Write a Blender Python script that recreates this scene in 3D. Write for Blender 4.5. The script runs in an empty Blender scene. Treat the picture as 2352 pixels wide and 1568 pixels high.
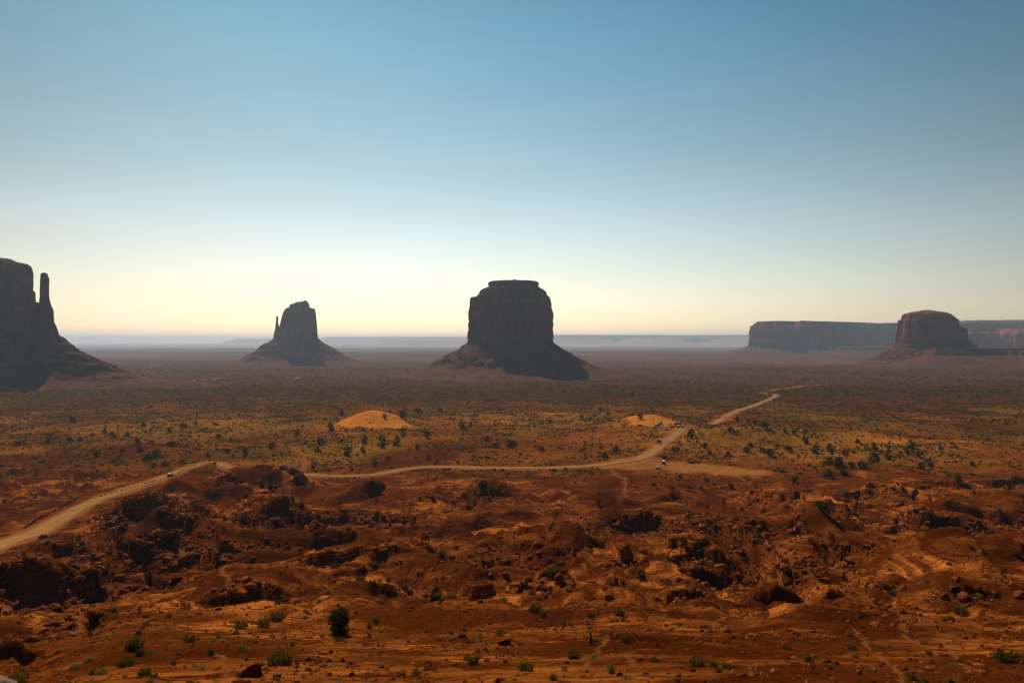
import bpy, bmesh, math, random
import numpy as np
from mathutils import Vector, Matrix

R = random.Random(7)
NR = np.random.default_rng(11)
SC = bpy.context.scene
COL = SC.collection

# ------------------------------------------------------------------ camera
cam_d = bpy.data.cameras.new("camera")
cam = bpy.data.objects.new("camera", cam_d)
COL.objects.link(cam)
cam_d.lens = 24.0
cam_d.sensor_width = 36.0
cam_d.clip_start = 0.1
cam_d.clip_end = 200000.0
cam.location = (0, 0, 0)
cam.rotation_euler = (math.radians(90), 0, 0)
SC.camera = cam

# ------------------------------------------------------------------ light
SUN_AZ, SUN_EL = math.radians(-26), math.radians(45)
world = bpy.data.worlds.new("World")
SC.world = world
world.use_nodes = True
wn, wl = world.node_tree.nodes, world.node_tree.links
wn.clear()
sky = wn.new("ShaderNodeTexSky")
sky.sky_type = 'NISHITA'
sky.sun_disc = False
sky.sun_elevation = SUN_EL
sky.sun_rotation = SUN_AZ
sky.altitude = 1700
sky.air_density = 1.0
sky.dust_density = 1.6
sky.ozone_density = 1.5
wbg = wn.new("ShaderNodeBackground")
wbg.inputs["Strength"].default_value = 0.12
wout = wn.new("ShaderNodeOutputWorld")
# dusty air warms the sky near the horizon; overhead, darkened to deepen ground shadows
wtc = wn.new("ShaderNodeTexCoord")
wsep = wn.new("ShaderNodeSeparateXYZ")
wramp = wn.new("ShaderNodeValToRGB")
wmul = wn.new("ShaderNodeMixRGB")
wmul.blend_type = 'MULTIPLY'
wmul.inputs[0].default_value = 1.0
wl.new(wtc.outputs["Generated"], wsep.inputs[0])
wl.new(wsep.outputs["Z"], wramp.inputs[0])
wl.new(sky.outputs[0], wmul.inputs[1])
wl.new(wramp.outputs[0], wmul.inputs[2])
# brightest straight ahead, not at the sun; unseen sky behind dimmed to deepen shadows
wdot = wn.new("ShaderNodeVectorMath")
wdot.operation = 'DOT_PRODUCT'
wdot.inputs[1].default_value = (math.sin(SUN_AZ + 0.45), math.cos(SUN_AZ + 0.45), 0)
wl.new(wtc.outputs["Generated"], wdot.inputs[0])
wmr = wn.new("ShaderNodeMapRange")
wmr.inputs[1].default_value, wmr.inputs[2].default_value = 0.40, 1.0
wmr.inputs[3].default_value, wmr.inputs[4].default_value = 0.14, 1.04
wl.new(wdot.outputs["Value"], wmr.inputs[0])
# faint wisps of dust and cirrus
wmp = wn.new("ShaderNodeMapping")
wmp.inputs["Scale"].default_value = (2.2, 2.2, 14.0)
wl.new(wtc.outputs["Generated"], wmp.inputs["Vector"])
wnz = wn.new("ShaderNodeTexNoise")
wnz.inputs["Scale"].default_value = 1.6
wnz.inputs["Detail"].default_value = 5
wnz.inputs["Roughness"].default_value = 0.55
wnz.inputs["Distortion"].default_value = 0.6
wl.new(wmp.outputs[0], wnz.inputs["Vector"])
wm2 = wn.new("ShaderNodeMapRange")
wm2.inputs[1].default_value, wm2.inputs[2].default_value = 0.35, 0.75
wm2.inputs[3].default_value, wm2.inputs[4].default_value = 0.99, 1.035
wl.new(wnz.outputs[0], wm2.inputs[0])
wmm = wn.new("ShaderNodeMath")
wmm.operation = 'MULTIPLY'
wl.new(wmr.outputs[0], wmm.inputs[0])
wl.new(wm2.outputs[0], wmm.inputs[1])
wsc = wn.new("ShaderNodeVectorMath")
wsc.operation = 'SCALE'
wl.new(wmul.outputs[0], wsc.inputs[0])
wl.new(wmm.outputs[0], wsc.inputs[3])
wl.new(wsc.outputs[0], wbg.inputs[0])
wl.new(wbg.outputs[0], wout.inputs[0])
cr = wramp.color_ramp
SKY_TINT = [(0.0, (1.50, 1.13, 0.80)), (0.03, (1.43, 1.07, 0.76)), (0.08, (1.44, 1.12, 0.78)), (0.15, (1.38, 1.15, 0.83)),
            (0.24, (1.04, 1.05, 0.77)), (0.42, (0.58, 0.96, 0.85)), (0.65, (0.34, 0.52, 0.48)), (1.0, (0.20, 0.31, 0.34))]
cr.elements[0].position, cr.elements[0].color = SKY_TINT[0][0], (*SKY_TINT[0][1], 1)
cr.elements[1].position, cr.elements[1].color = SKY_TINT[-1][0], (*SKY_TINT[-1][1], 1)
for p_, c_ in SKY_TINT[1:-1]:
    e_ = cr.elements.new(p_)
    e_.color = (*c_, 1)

sun_d = bpy.data.lights.new("sun", 'SUN')
sun_d.energy = 5.0
sun_d.angle = math.radians(0.5)
sun_d.color = (1.0, 0.87, 0.66)
sun = bpy.data.objects.new("sun", sun_d)
COL.objects.link(sun)
SUN_V = Vector((math.sin(SUN_AZ) * math.cos(SUN_EL), math.cos(SUN_AZ) * math.cos(SUN_EL), math.sin(SUN_EL)))
sun.rotation_euler = SUN_V.to_track_quat('Z', 'Y').to_euler()
sun.location = SUN_V * 500

SC.view_settings.view_transform = 'Standard'
SC.view_settings.look = 'None'
SC.view_settings.exposure = 0.0
SC.view_settings.gamma = 1.0
SC.view_settings.use_curve_mapping = False
SC.render.engine = 'CYCLES'
cy = SC.cycles
cy.max_bounces = 5
cy.diffuse_bounces = 1
cy.glossy_bounces = 2
cy.transmission_bounces = 2
cy.transparent_max_bounces = 6
cy.volume_bounces = 0
cy.use_denoising = True
cy.denoiser = 'OPENIMAGEDENOISE'
cy.denoising_input_passes = 'RGB_ALBEDO_NORMAL'
cy.denoising_prefilter = 'ACCURATE'
cy.use_adaptive_sampling = False
cy.sample_clamp_indirect = 4.0
cy.pixel_filter_type = 'BLACKMAN_HARRIS'
cy.filter_width = 1.3

HAZE_DENSITY = 5.4e-5
HAZE_COLOR = (0.60, 0.735, 1.0)
HAZE_ANISO = 0.35

# ------------------------------------------------------------------ helpers
K, CX, CY = 1568.0, 1176.0, 784.0          # focal length and centre in 2352-wide photo pixels


def at(px, py, Y):
    return Vector(((px - CX) / K * Y, Y, -(py - CY) / K * Y))


def tag(o, label=None, cat=None, group=None, kind=None):
    if label:
        o["label"] = label
    if cat:
        o["category"] = cat
    if group:
        o["group"] = group
    if kind:
        o["kind"] = kind
    return o


def empty(name, loc, rz=0.0, s=1.0):
    o = bpy.data.objects.new(name, None)
    o.empty_display_size = 0.5
    o.location = loc
    o.rotation_euler = (0, 0, rz)
    o.scale = (s, s, s)
    COL.objects.link(o)
    return o


def link(name, me, parent=None, loc=None, rot=None, scl=None, col=None):
    o = bpy.data.objects.new(name, me)
    (col or COL).objects.link(o)
    if parent:
        o.parent = parent
    if loc is not None:
        o.location = loc
    if rot is not None:
        o.rotation_euler = rot
    if scl is not None:
        o.scale = scl
    return o


def mesh(name, V, F, mats=(), smooth=False, mi=None):
    """V: n x 3 array; F: m x k int array (all faces alike) or a list of tuples."""
    me = bpy.data.meshes.new(name)
    if isinstance(F, np.ndarray):
        n, k = F.shape
        me.vertices.add(len(V))
        me.vertices.foreach_set("co", np.ascontiguousarray(V, dtype=np.float32).ravel())
        me.loops.add(n * k)
        me.loops.foreach_set("vertex_index", np.ascontiguousarray(F, dtype=np.int32).ravel())
        me.polygons.add(n)
        me.polygons.foreach_set("loop_start", np.arange(0, n * k, k, dtype=np.int32))
        me.update(calc_edges=True)
    else:
        me.from_pydata([tuple(v) for v in V], [], F)
    me.polygons.foreach_set("use_smooth", np.full(len(me.polygons), smooth, dtype=bool))
    if isinstance(mats, bpy.types.Material):
        mats = (mats,)
    for m in mats:
        me.materials.append(m)
    if mi is not None:
        me.polygons.foreach_set("material_index", np.asarray(mi, dtype=np.int32))
    me.update()
    return me


def _hash(ix, iy, seed):
    h = (ix.astype(np.uint32) * np.uint32(374761393) + iy.astype(np.uint32) * np.uint32(668265263) + np.uint32((seed * 974634777 + 12345) & 0xffffffff))
    h = (h ^ (h >> np.uint32(13))) * np.uint32(1274126177)
    return h ^ (h >> np.uint32(16))


def pn(x, y, seed=0):
    """gradient noise, about -1..1"""
    x = np.asarray(x, dtype=np.float64)
    y = np.asarray(y, dtype=np.float64)
    xf, yf = np.floor(x), np.floor(y)
    xi, yi = xf.astype(np.int64), yf.astype(np.int64)
    fx, fy = (x - xf).astype(np.float32), (y - yf).astype(np.float32)
    u = fx * fx * fx * (fx * (fx * 6 - 15) + 10)
    v = fy * fy * fy * (fy * (fy * 6 - 15) + 10)

    def g(dx, dy):
        a = _hash(xi + dx, yi + dy, seed).astype(np.float32) * np.float32(2 * math.pi / 4294967296.0)
        return np.cos(a) * (fx - dx) + np.sin(a) * (fy - dy)
    a0 = g(0, 0)
    a0 += u * (g(1, 0) - a0)
    b0 = g(0, 1)
    b0 += u * (g(1, 1) - b0)
    return (a0 + v * (b0 - a0)) * 1.5


def fbm(x, y, lam, octv=4, seed=0, gain=0.5):
    s, a, f = 0, 1.0, 1.0 / lam
    for i in range(octv):
        s = s + a * pn(x * f, y * f, seed + i * 17)
        a *= gain
        f *= 2.03
    return s


def ridge(x, y, lam, octv=3, seed=0):
    s, a, f = 0, 1.0, 1.0 / lam
    for i in range(octv):
        s = s + a * (1 - np.abs(pn(x * f, y * f, seed + i * 13))) ** 2
        a *= 0.5
        f *= 2.1
    return s / 1.75


def sst(a, b, x):
    t = np.clip((x - a) / (b - a), 0, 1)
    return t * t * (3 - 2 * t)


# ------------------------------------------------------------------ materials
def new_mat(name, rough=0.9, spec=0.15):
    m = bpy.data.materials.new(name)
    m.use_nodes = True
    nt = m.node_tree
    b = nt.nodes["Principled BSDF"]
    b.inputs["Roughness"].default_value = rough
    b.inputs["Specular IOR Level"].default_value = spec
    return m, nt, b


def N(nt, typ, **kw):
    n = nt.nodes.new(typ)
    for k, v in kw.items():
        setattr(n, k, v)
    return n


def mixc(nt, fac, a, b, blend='MIX'):
    n = nt.nodes.new("ShaderNodeMixRGB")
    n.blend_type = blend
    for i, v in ((0, fac), (1, a), (2, b)):
        if isinstance(v, bpy.types.NodeSocket):
            nt.links.new(v, n.inputs[i])
        elif i == 0:
            n.inputs[0].default_value = v
        else:
            n.inputs[i].default_value = (*v, 1)
    return n.outputs[0]


def noise(nt, vec, scale, detail=4, rough=0.55, lo=None, hi=None, dist=0.0):
    n = nt.nodes.new("ShaderNodeTexNoise")
    n.inputs["Scale"].default_value = scale
    n.inputs["Detail"].default_value = detail
    n.inputs["Roughness"].default_value = rough
    n.inputs["Distortion"].default_value = dist
    if vec is not None:
        nt.links.new(vec, n.inputs["Vector"])
    if lo is None:
        return n.outputs[0]
    m = nt.nodes.new("ShaderNodeMapRange")
    m.inputs[1].default_value, m.inputs[2].default_value = lo, hi
    nt.links.new(n.outputs[0], m.inputs[0])
    return m.outputs[0]


def vscale(nt, vec, s):
    m = nt.nodes.new("ShaderNodeMapping")
    m.inputs["Scale"].default_value = s
    nt.links.new(vec, m.inputs["Vector"])
    return m.outputs[0]


def math_(nt, op, a, b=None, clamp=False):
    n = nt.nodes.new("ShaderNodeMath")
    n.operation = op
    n.use_clamp = clamp
    for i, v in ((0, a), (1, b)):
        if v is None:
            continue
        if isinstance(v, bpy.types.NodeSocket):
            nt.links.new(v, n.inputs[i])
        else:
            n.inputs[i].default_value = v
    return n.outputs[0]


def bump(nt, b, h, strength, dist):
    n = nt.nodes.new("ShaderNodeBump")
    n.inputs["Strength"].default_value = strength
    n.inputs["Distance"].default_value = dist
    nt.links.new(h, n.inputs["Height"])
    nt.links.new(n.outputs[0], b.inputs["Normal"])


def flat_mat(name, col, rough=0.85, spec=0.2, var=0.25, scale=3.0, metallic=0.0):
    m, nt, b = new_mat(name, rough, spec)
    b.inputs["Metallic"].default_value = metallic
    tc = N(nt, "ShaderNodeTexCoord")
    f = noise(nt, tc.outputs["Object"], scale, 3, 0.6, 0.3, 0.7)
    c = mixc(nt, f, tuple(x * (1 - var) for x in col), tuple(min(1, x * (1 + var)) for x in col))
    nt.links.new(c, b.inputs["Base Color"])
    return m


def rock_mat(name, c1, c2, scale=1.0, strata=0.0, bscale=1.0, bd=0.3, vert=0.0, oi=0.0):
    m, nt, b = new_mat(name, 1.0, 0.02)
    geo = N(nt, "ShaderNodeNewGeometry")
    P = geo.outputs["Position"]
    f = noise(nt, P, 0.35 * scale, 6, 0.6, 0.3, 0.7)
    c = mixc(nt, f, c1, c2)
    if strata:
        s = noise(nt, vscale(nt, P, (0.004, 0.004, 0.12 * strata)), 1.0, 5, 0.65, 0.35, 0.65)
        c = mixc(nt, math_(nt, 'MULTIPLY', s, 0.55), c, tuple(x * 0.5 for x in c1))
    if vert:
        s = noise(nt, vscale(nt, P, (0.05 * vert, 0.05 * vert, 0.006 * vert)), 1.0, 5, 0.6, 0.42, 0.7)
        c = mixc(nt, math_(nt, 'MULTIPLY', s, 0.7), c, tuple(x * 0.35 for x in c1))
    if oi:
        inf = N(nt, "ShaderNodeObjectInfo")
        mr = N(nt, "ShaderNodeMapRange")
        nt.links.new(inf.outputs["Random"], mr.inputs[0])
        mr.inputs[3].default_value, mr.inputs[4].default_value = 1 - oi, 1 + oi
        vm = N(nt, "ShaderNodeVectorMath", operation='SCALE')
        nt.links.new(c, vm.inputs[0])
        nt.links.new(mr.outputs[0], vm.inputs[3])
        c = vm.outputs[0]
    nt.links.new(c, b.inputs["Base Color"])
    h = noise(nt, P, 1.2 * bscale, 8, 0.65)
    bump(nt, b, h, 0.8, bd)
    return m


# ------------------------------------------------------------------ terrain: a sheet that thins out with distance
PROF = [(10, -19), (25, -20.5), (42, -22.5), (48, -24), (60, -28), (72, -31.5), (100, -38), (150, -51), (200, -60), (240, -66), (320, -77), (400, -84),
        (480, -89), (600, -91), (700, -92.5), (850, -96), (1000, -99), (1500, -104), (2000, -107), (3000, -110), (6000, -114),
        (12000, -117), (46000, -122)]
LP = np.log([p[0] for p in PROF])
LZ = np.array([p[1] for p in PROF])


def z_prof(Y):
    return np.interp(np.log(Y), LP, LZ)


# places whose distance is known from the size of things on them: (px, py, distance)
CTRL = [(0, 1568, 60), (0, 1440, 92), (0, 1340, 145), (0, 1250, 232), (300, 1568, 52), (300, 1420, 88), (300, 1300, 165),
        (100, 1215, 275), (200, 1157, 335), (300, 1122, 380), (391, 1091, 420), (470, 1060, 480), (560, 1088, 470),
        (690, 1090, 460), (760, 1093, 450), (850, 1091, 455), (930, 1078, 475), (1000, 1072, 485), (1150, 1076, 475),
        (1300, 1073, 480), (1420, 1062, 490), (1490, 1046, 520), (1530, 1015, 590), (1570, 982, 680),
        (1511, 1078, 490), (1590, 1065, 500), (1700, 1085, 470), (1800, 1100, 430),
        (0, 1000, 690), (400, 1000, 680), (0, 950, 980), (2352, 1250, 240), (2352, 1400, 110), (2352, 1120, 400),
        (2352, 1010, 640), (2000, 1140, 340), (1650, 968, 800), (1700, 940, 980), (1780, 908, 1300), (1850, 887, 1620)]

us = np.concatenate([np.linspace(-1.30, -0.82, 40, endpoint=False), np.linspace(-0.82, 0.82, 1000, endpoint=False), np.linspace(0.82, 1.30, 41)])
Ys = np.concatenate([np.geomspace(10, 42, 30, endpoint=False), np.geomspace(42, 450, 440, endpoint=False),
                     np.geomspace(450, 1300, 200, endpoint=False), np.geomspace(1300, 5000, 110, endpoint=False), np.geomspace(5000, 46000, 75)])
U, YY = np.meshgrid(us, Ys)
XX = U * YY
VV = np.log(YY)
Z = z_prof(YY)
num = np.zeros_like(Z)
den = np.full_like(Z, 0.12)
for (px, py, D) in CTRL:
    cu, cv = (px - CX) / K, math.log(D)
    r_ = -(py - CY) / K * D - float(z_prof(D))
    w = np.exp(-((U - cu) / 0.10) ** 2 - ((VV - cv) / 0.16) ** 2)
    num += w * r_
    den += w
Z += num / den


def hit(px, py, Zg=None):
    """where the line of sight through a photo pixel first meets the ground"""
    Zg = Z if Zg is None else Zg
    u = (px - CX) / K
    j = int(np.clip(np.searchsorted(us, u) - 1, 0, len(us) - 2))
    t = (u - us[j]) / (us[j + 1] - us[j])
    zc = Zg[:, j] * (1 - t) + Zg[:, j + 1] * t
    s = zc / Ys
    tgt = -(py - CY) / K
    above = s >= tgt
    above[Ys < 30] = False
    i = int(np.argmax(above))
    if not above[i] or i == 0:
        return Vector((u * Ys[-1], Ys[-1], zc[-1]))
    a, b = s[i - 1], s[i]
    f = 0 if b == a else float(np.clip((tgt - a) / (b - a), 0, 1))
    Y = Ys[i - 1] * (1 - f) + Ys[i] * f
    return Vector((u * Y, Y, zc[i - 1] * (1 - f) + zc[i] * f))


def ground(x, y, Zg=None):
    """height of the sheet at a place (vectorised)"""
    Zg = Z if Zg is None else Zg
    x, y = np.asarray(x, float), np.asarray(y, float)
    u = x / y
    i = np.clip(np.searchsorted(Ys, y) - 1, 0, len(Ys) - 2)
    j = np.clip(np.searchsorted(us, u) - 1, 0, len(us) - 2)
    fi = (y - Ys[i]) / (Ys[i + 1] - Ys[i])
    fj = (u - us[j]) / (us[j + 1] - us[j])
    return (Zg[i, j] * (1 - fi) * (1 - fj) + Zg[i + 1, j] * fi * (1 - fj) + Zg[i, j + 1] * (1 - fi) * fj + Zg[i + 1, j + 1] * fi * fj)


# mounds and hollows: (px, py of the top, distance, height, half-width across, half-depth)
BUMPS = [(1000, 1375, 98, 2.2, 17, 10), (1000, 1320, 135, -3.0, 30, 9), (590, 1078, 390, 11, 30, 22), (330, 1150, 300, 7, 20, 13), (330, 1240, 252, -9, 26, 14),
         (620, 1150, 290, 5, 16, 12), (1490, 1140, 300, 6, 16, 15), (1120, 1100, 370, 7, 13, 12), (1250, 1235, 205, 3.5, 12, 9),
         (1880, 1220, 215, 5, 13, 10), (2010, 1240, 195, 5.5, 14, 10), (2140, 1275, 172, 4, 12, 9), (1650, 1300, 165, -6, 12, 12),
         (1560, 1230, 195, -4, 16, 9), (1790, 990, 650, 5, 70, 40), (1660, 1000, 640, 4, 40, 40), (862, 945, 765, 16, 38, 52), (900, 1010, 650, 4, 40, 50),
         (1490, 962, 745, 9, 36, 42), (1050, 1035, 555, 4.5, 30, 22), (420, 970, 770, 6, 60, 50), (450, 1010, 660, 4, 45, 50),
         (2250, 1330, 142, 3.5, 16, 9), (2200, 1400, 112, -2, 12, 8), (100, 1380, 120, -4, 18, 14), (250, 1330, 150, -3, 12, 10),
         (1380, 1250, 195, -4, 10, 8), (1130, 1180, 262, -6, 24, 16), (900, 1190, 262, -5, 24, 14), (750, 1130, 330, -5, 16, 16),
         (1300, 1130, 335, -4, 30, 18), (1490, 1345, 128, 2.2, 11, 7), (1650, 1360, 122, -2.0, 9, 6), (2080, 1120, 365, 6, 30, 16),
         (1980, 1060, 470, 5, 40, 22)]
for (px, py, D, h, sx, sy) in BUMPS:
    cx = (px - CX) / K * D
    Z += h * np.exp(-((XX - cx) / sx) ** 2 - ((YY - D) / sy) ** 2)

# the road, by pixel and distance
ROAD = [(-260, 1330, 178), (-110, 1288, 205), (0, 1250, 232), (100, 1215, 275), (200, 1157, 335), (300, 1122, 380), (391, 1091, 420), (440, 1071, 455), (480, 1062, 490),
        (520, 1070, 486), (560, 1088, 470), (640, 1094, 462), (705, 1090, 458), (760, 1093, 455), (850, 1091, 456), (930, 1078, 475), (1000, 1072, 485), (1150, 1075, 477),
        (1300, 1073, 480), (1420, 1062, 492), (1485, 1046, 522), (1525, 1018, 585), (1550, 1000, 630), (1572, 982, 682)]
ROAD_FAR = [(1634, 974, 775), (1650, 968, 800), (1690, 945, 930), (1735, 930, 1085), (1783, 908, 1300), (1750, 902, 1380), (1775, 896, 1480), (1815, 891, 1570), (1850, 886, 1660), (1900, 883, 1760)]


def smooth_line(pts, n=12):
    P = [Vector(p) for p in pts]
    P = [P[0] * 2 - P[1]] + P + [P[-1] * 2 - P[-2]]
    out = []
    for i in range(1, len(P) - 2):
        for k in range(n):
            t = k / n
            out.append(0.5 * ((2 * P[i]) + (P[i + 1] - P[i - 1]) * t + (2 * P[i - 1] - 5 * P[i] + 4 * P[i + 1] - P[i + 2]) * t * t + (3 * P[i] - P[i - 1] - 3 * P[i + 1] + P[i + 2]) * t ** 3))
    out.append(P[-2])
    return out


road_line = smooth_line([at(*p) for p in ROAD])
road_far = smooth_line([at(*p) for p in ROAD_FAR])


def near_line(line, X, Y, reach):
    """distance from grid points to a line, the line's height there, and how far along it is"""
    A = np.array([tuple(p) for p in line])
    d = np.full(X.shape, 1e9)
    zz = np.zeros(X.shape)
    for a, b in zip(A[:-1], A[1:]):
        m = (X > min(a[0], b[0]) - reach) & (X < max(a[0], b[0]) + reach) & (Y > min(a[1], b[1]) - reach) & (Y < max(a[1], b[1]) + reach)
        if not m.any():
            continue
        x, y = X[m], Y[m]
        ab = b - a
        L2 = ab[0] ** 2 + ab[1] ** 2 + 1e-9
        t = np.clip(((x - a[0]) * ab[0] + (y - a[1]) * ab[1]) / L2, 0, 1)
        dd = np.hypot(x - a[0] - t * ab[0], y - a[1] - t * ab[1])
        old = d[m]
        better = dd < old
        zz[m] = np.where(better, a[2] + t * ab[2], zz[m])
        d[m] = np.where(better, dd, old)
    return d, zz


# ---- relief
rough = sst(-0.28, 0.30, fbm(XX, YY, 115, 3, 131) + 0.25 * sst(0.1, -0.3, U))
wx = fbm(XX, YY, 70, 3, 101) * 16
wy = fbm(XX, YY, 70, 3, 151) * 16
bad = sst(70, 120, YY) * (1 - sst(330, 470, YY))                 # the broken ground between the knoll and the road
mid = sst(380, 520, YY) * (1 - sst(1100, 1500, YY))
far = sst(2600, 7000, YY)
sidew = sst(0.0, 0.5, np.abs(U + 0.08)) * 0.5 + 0.5
road_d, road_z = near_line(road_line, XX, YY, 60)
far_d, far_z = near_line(road_far, XX, YY, 60)
flatw = 1 - np.exp(-(np.minimum(road_d, far_d) / 22.0) ** 2)      # calm near the road
CLEAR = [(1500, 1066, 497, 28, 19), (1610, 1076, 482, 32, 16), (1690, 1088, 466, 20, 15), (1420, 1078, 480, 22, 10)]
clear = np.zeros_like(Z)
for (px, py, D, sx, sy) in CLEAR:
    cx = (px - CX) / K * D
    qx, qy = XX + fbm(XX, YY, 30, 3, 321) * 9, YY + fbm(XX, YY, 30, 3, 322) * 7
    clear = np.maximum(clear, np.exp(-(((qx - cx) / sx) ** 2 + ((qy - D) / sy) ** 2) ** 1.5))
flatw = flatw * (1 - 0.9 * clear)
rel = (0.55 - ridge(XX * 1.3 + 0.25 * YY + wx, YY * 0.72 + wy, 66, 2, 3)) * 14.0 * bad * sidew + (ridge(XX * 0.8 - 0.3 * YY - wx, YY * 1.35 + 0.3 * XX + wy, 84, 2, 5) - 0.6) * 12.0 * bad
qa, qb = XX * 0.8 + YY * 0.6, YY * 0.8 - XX * 0.6
rel += (0.55 - ridge(XX * 1.25 - 0.3 * YY + wx * 0.6, YY * 0.65 + wy * 0.6, 25, 3, 13)) * 3.4 * bad * (0.2 + 0.8 * rough)
rel += (ridge(qb + wx * 0.3, qa * 0.6 + wy * 0.3, 11, 2, 19) - 0.6) * 1.5 * bad * rough
rel += fbm(XX, YY, 34, 3, 7, 0.4) * 1.3 * (0.25 + bad)
rel += fbm(XX + wx, YY + wy, 150, 3, 21) * 3.6 * mid + (ridge(XX, YY * 1.5, 90, 2, 33) - .6) * 2.4 * mid
rel += fbm(XX, YY, 420, 3, 41) * 4.0 * sst(900, 1800, YY) * (1 - far)
rel += fbm(XX * 0.45, YY, 2400, 3, 51) * 11 * far + fbm(XX * 0.4, YY, 1300, 3, 53) * 7 * sst(3500, 5000, YY)
Z += rel * flatw

# ---- rock ledges: lip drawn in photo pixels, height of the step, how far the hollow below it reaches
LEDGES = [([(-60, 1316), (30, 1308), (112, 1318)], 8.0, 9), ([(88, 1332), (160, 1322), (222, 1337)], 7.0, 7), ([(228, 1328), (300, 1316), (358, 1332)], 6.5, 6),
          ([(70, 1402), (140, 1393), (205, 1406)], 5.5, 6), ([(405, 1237), (460, 1230), (505, 1246)], 8, 9), ([(185, 1243), (270, 1243), (320, 1264)], 6.5, 8),
          ([(-40, 1492), (30, 1480), (64, 1500)], 3.6, 4), ([(2060, 1190), (2130, 1180), (2200, 1194), (2236, 1208)], 7, 12),
          ([(2280, 1107), (2352, 1100), (2460, 1098)], 6.5, 20), 
          ([(1588, 1256), (1645, 1268)], 4, 8), 
          ([(640, 1152), (700, 1186), (790, 1181), (905, 1184)], 5, 12), ([(1405, 1206), (1500, 1192), (1600, 1204), (1690, 1226), (1745, 1264), (1800, 1326)], 9, 12), ([(990, 1244), (1100, 1288), (1180, 1290), (1264, 1336)], 3.5, 9),
          ([(310, 1152), (345, 1146), (400, 1152), (460, 1166)], 7, 11), ([(470, 1378), (560, 1372), (640, 1352)], 3, 8), ([(380, 1288), (450, 1280), (520, 1290)], 4.5, 9), ([(30, 1252), (120, 1262), (180, 1262)], 4, 10),
          ([(1280, 1262), (1360, 1256), (1420, 1262)], 3.5, 9), ([(1840, 1212), (1900, 1226), (1960, 1262)], 3.5, 9), ([(1900, 1322), (2000, 1330)], 2.4, 8), ([(1085, 1131), (1144, 1124)], 5, 14), ([(555, 1186), (600, 1178), (624, 1196)], 4, 7),
          ([(1540, 1362), (1604, 1356)], 2.4, 4), ([(1428, 1196), (1500, 1190), (1566, 1200)], 3.5, 9), ([(-30, 1076), (80, 1080), (216, 1090)], 6, 22),
          ([(1080, 988), (1150, 980), (1250, 990)], 3, 14), ([(820, 1178), (905, 1180)], 3.5, 8),
          ([(1330, 1208), (1410, 1212)], 3.5, 8), ([(1560, 1136), (1600, 1160)], 3, 9), ([(1945, 1130), (2030, 1128)], 4, 14), ([(1750, 1205), (1800, 1212)], 3, 8),
          ([(1580, 1300), (1680, 1320)], 3, 6), ([(1120, 1252), (1190, 1258)], 2.5, 6), ([(1440, 1458), (1520, 1468)], 0.5, 2), ([(1420, 1372), (1470, 1380)], 0.7, 2.5),
          ([(640, 1240), (720, 1250)], 2.5, 6), ([(2180, 1350), (2290, 1358)], 1.6, 4), ([(1130, 1034), (1180, 1036)], 2.0, 9), ([(2070, 1036), (2200, 1040)], 3, 20),
          ([(2340, 1170), (2420, 1180)], 4, 12), ([(1480, 1108), (1560, 1112)], 2.0, 9), ([(520, 1098), (600, 1094)], 3, 9)]
Zl = Z.copy()
ledge_pts = []
for li, (poly, h, L) in enumerate(LEDGES):
    pts = [hit(px, py, Zl) for px, py in poly]
    pu = np.array([p.x / p.y for p in pts])
    py_ = np.array([p.y for p in pts])
    c0 = max(0, int(np.searchsorted(us, pu[0] - 0.07)))
    c1 = min(len(us), int(np.searchsorted(us, pu[-1] + 0.07)))
    uc = us[c0:c1]
    L = L * 2.3
    lip = np.interp(uc, pu, py_)
    xs = uc * lip
    lip = lip + fbm(xs, xs * 0 + li * 7.3, 14, 4, 200 + li, 0.5) * min(0.013 * lip.mean(), 2.1)
    edge = sst(pu[0] - 0.05, pu[0] + 0.015, uc) * (1 - sst(pu[-1] - 0.015, pu[-1] + 0.05, uc))
    hh = 0.85 * h * edge * (0.75 + 0.5 * pn(xs / 9, xs * 0 + 3.1, 300 + li))
    d = lip[None, :] - YY[:, c0:c1]
    fw = 0.3 + (0.16 if h < 6.8 else 0.5) * h
    fr = np.where(d > 0, sst(0, fw, d) * np.exp(-np.maximum(d - 1, 0) / L), 0)
    fr = fr * (1 - sst(0.55 * L, 1.5 * L, d))
    bk = np.where(d <= 0, np.exp(d / (L * 0.8)), 1 - sst(0, fw, d))
    Z[:, c0:c1] += -0.72 * hh[None, :] * fr + 0.3 * hh[None, :] * bk
    for k in range(0, len(uc), 12):
        if edge[k] > 0.3:
            ledge_pts.append((float(uc[k] * lip[k]), float(lip[k]), h))

# ---- steps of bedded rock
tm = (0.25 + 0.75 * rough) * sst(-0.4, 0.25, fbm(XX, YY, 55, 3, 61)) * sst(55, 90, YY) * (1 - sst(420, 560, YY)) * flatw
# tilted beds: long backs falling away, short faces turned to the viewer
for lam, A, wl_, sd in ((32.0, 2.2, 70, 900), (13.0, 0.6, 34, 910), (5.5, 0.42, 16, 920)):
    ph = (YY + fbm(XX, YY, wl_, 3, sd) * wl_ * 0.42 + 0.25 * XX * (1 if sd != 910 else -1)) / lam
    f = ph - np.floor(ph)
    wj = 0.5 / lam * (1 + A * 0.5)
    msk = sst(0.0, 0.45, fbm(XX, YY, wl_ * 1.3, 2, sd + 5)) * rough * (bad if lam > 6 else np.maximum(bad, 0.22 * (1 - sst(90, 130, YY)))) * flatw
    Z += (0.5 - (f - sst(1 - wj, 1, f))) * A * msk
Zw = Z + fbm(XX, YY, 26, 3, 67) * 0.8
for step, amt in ((2.6, 0.75), (0.9, 0.55)):
    t = Zw / step
    fl = np.floor(t)
    fr = t - fl
    Zt = (fl + sst(0.62, 0.98, fr)) * step
    Z += (Zt - Zw) * tm * amt
    Zw = Z + fbm(XX, YY, 15, 2, 71) * 0.3
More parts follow.
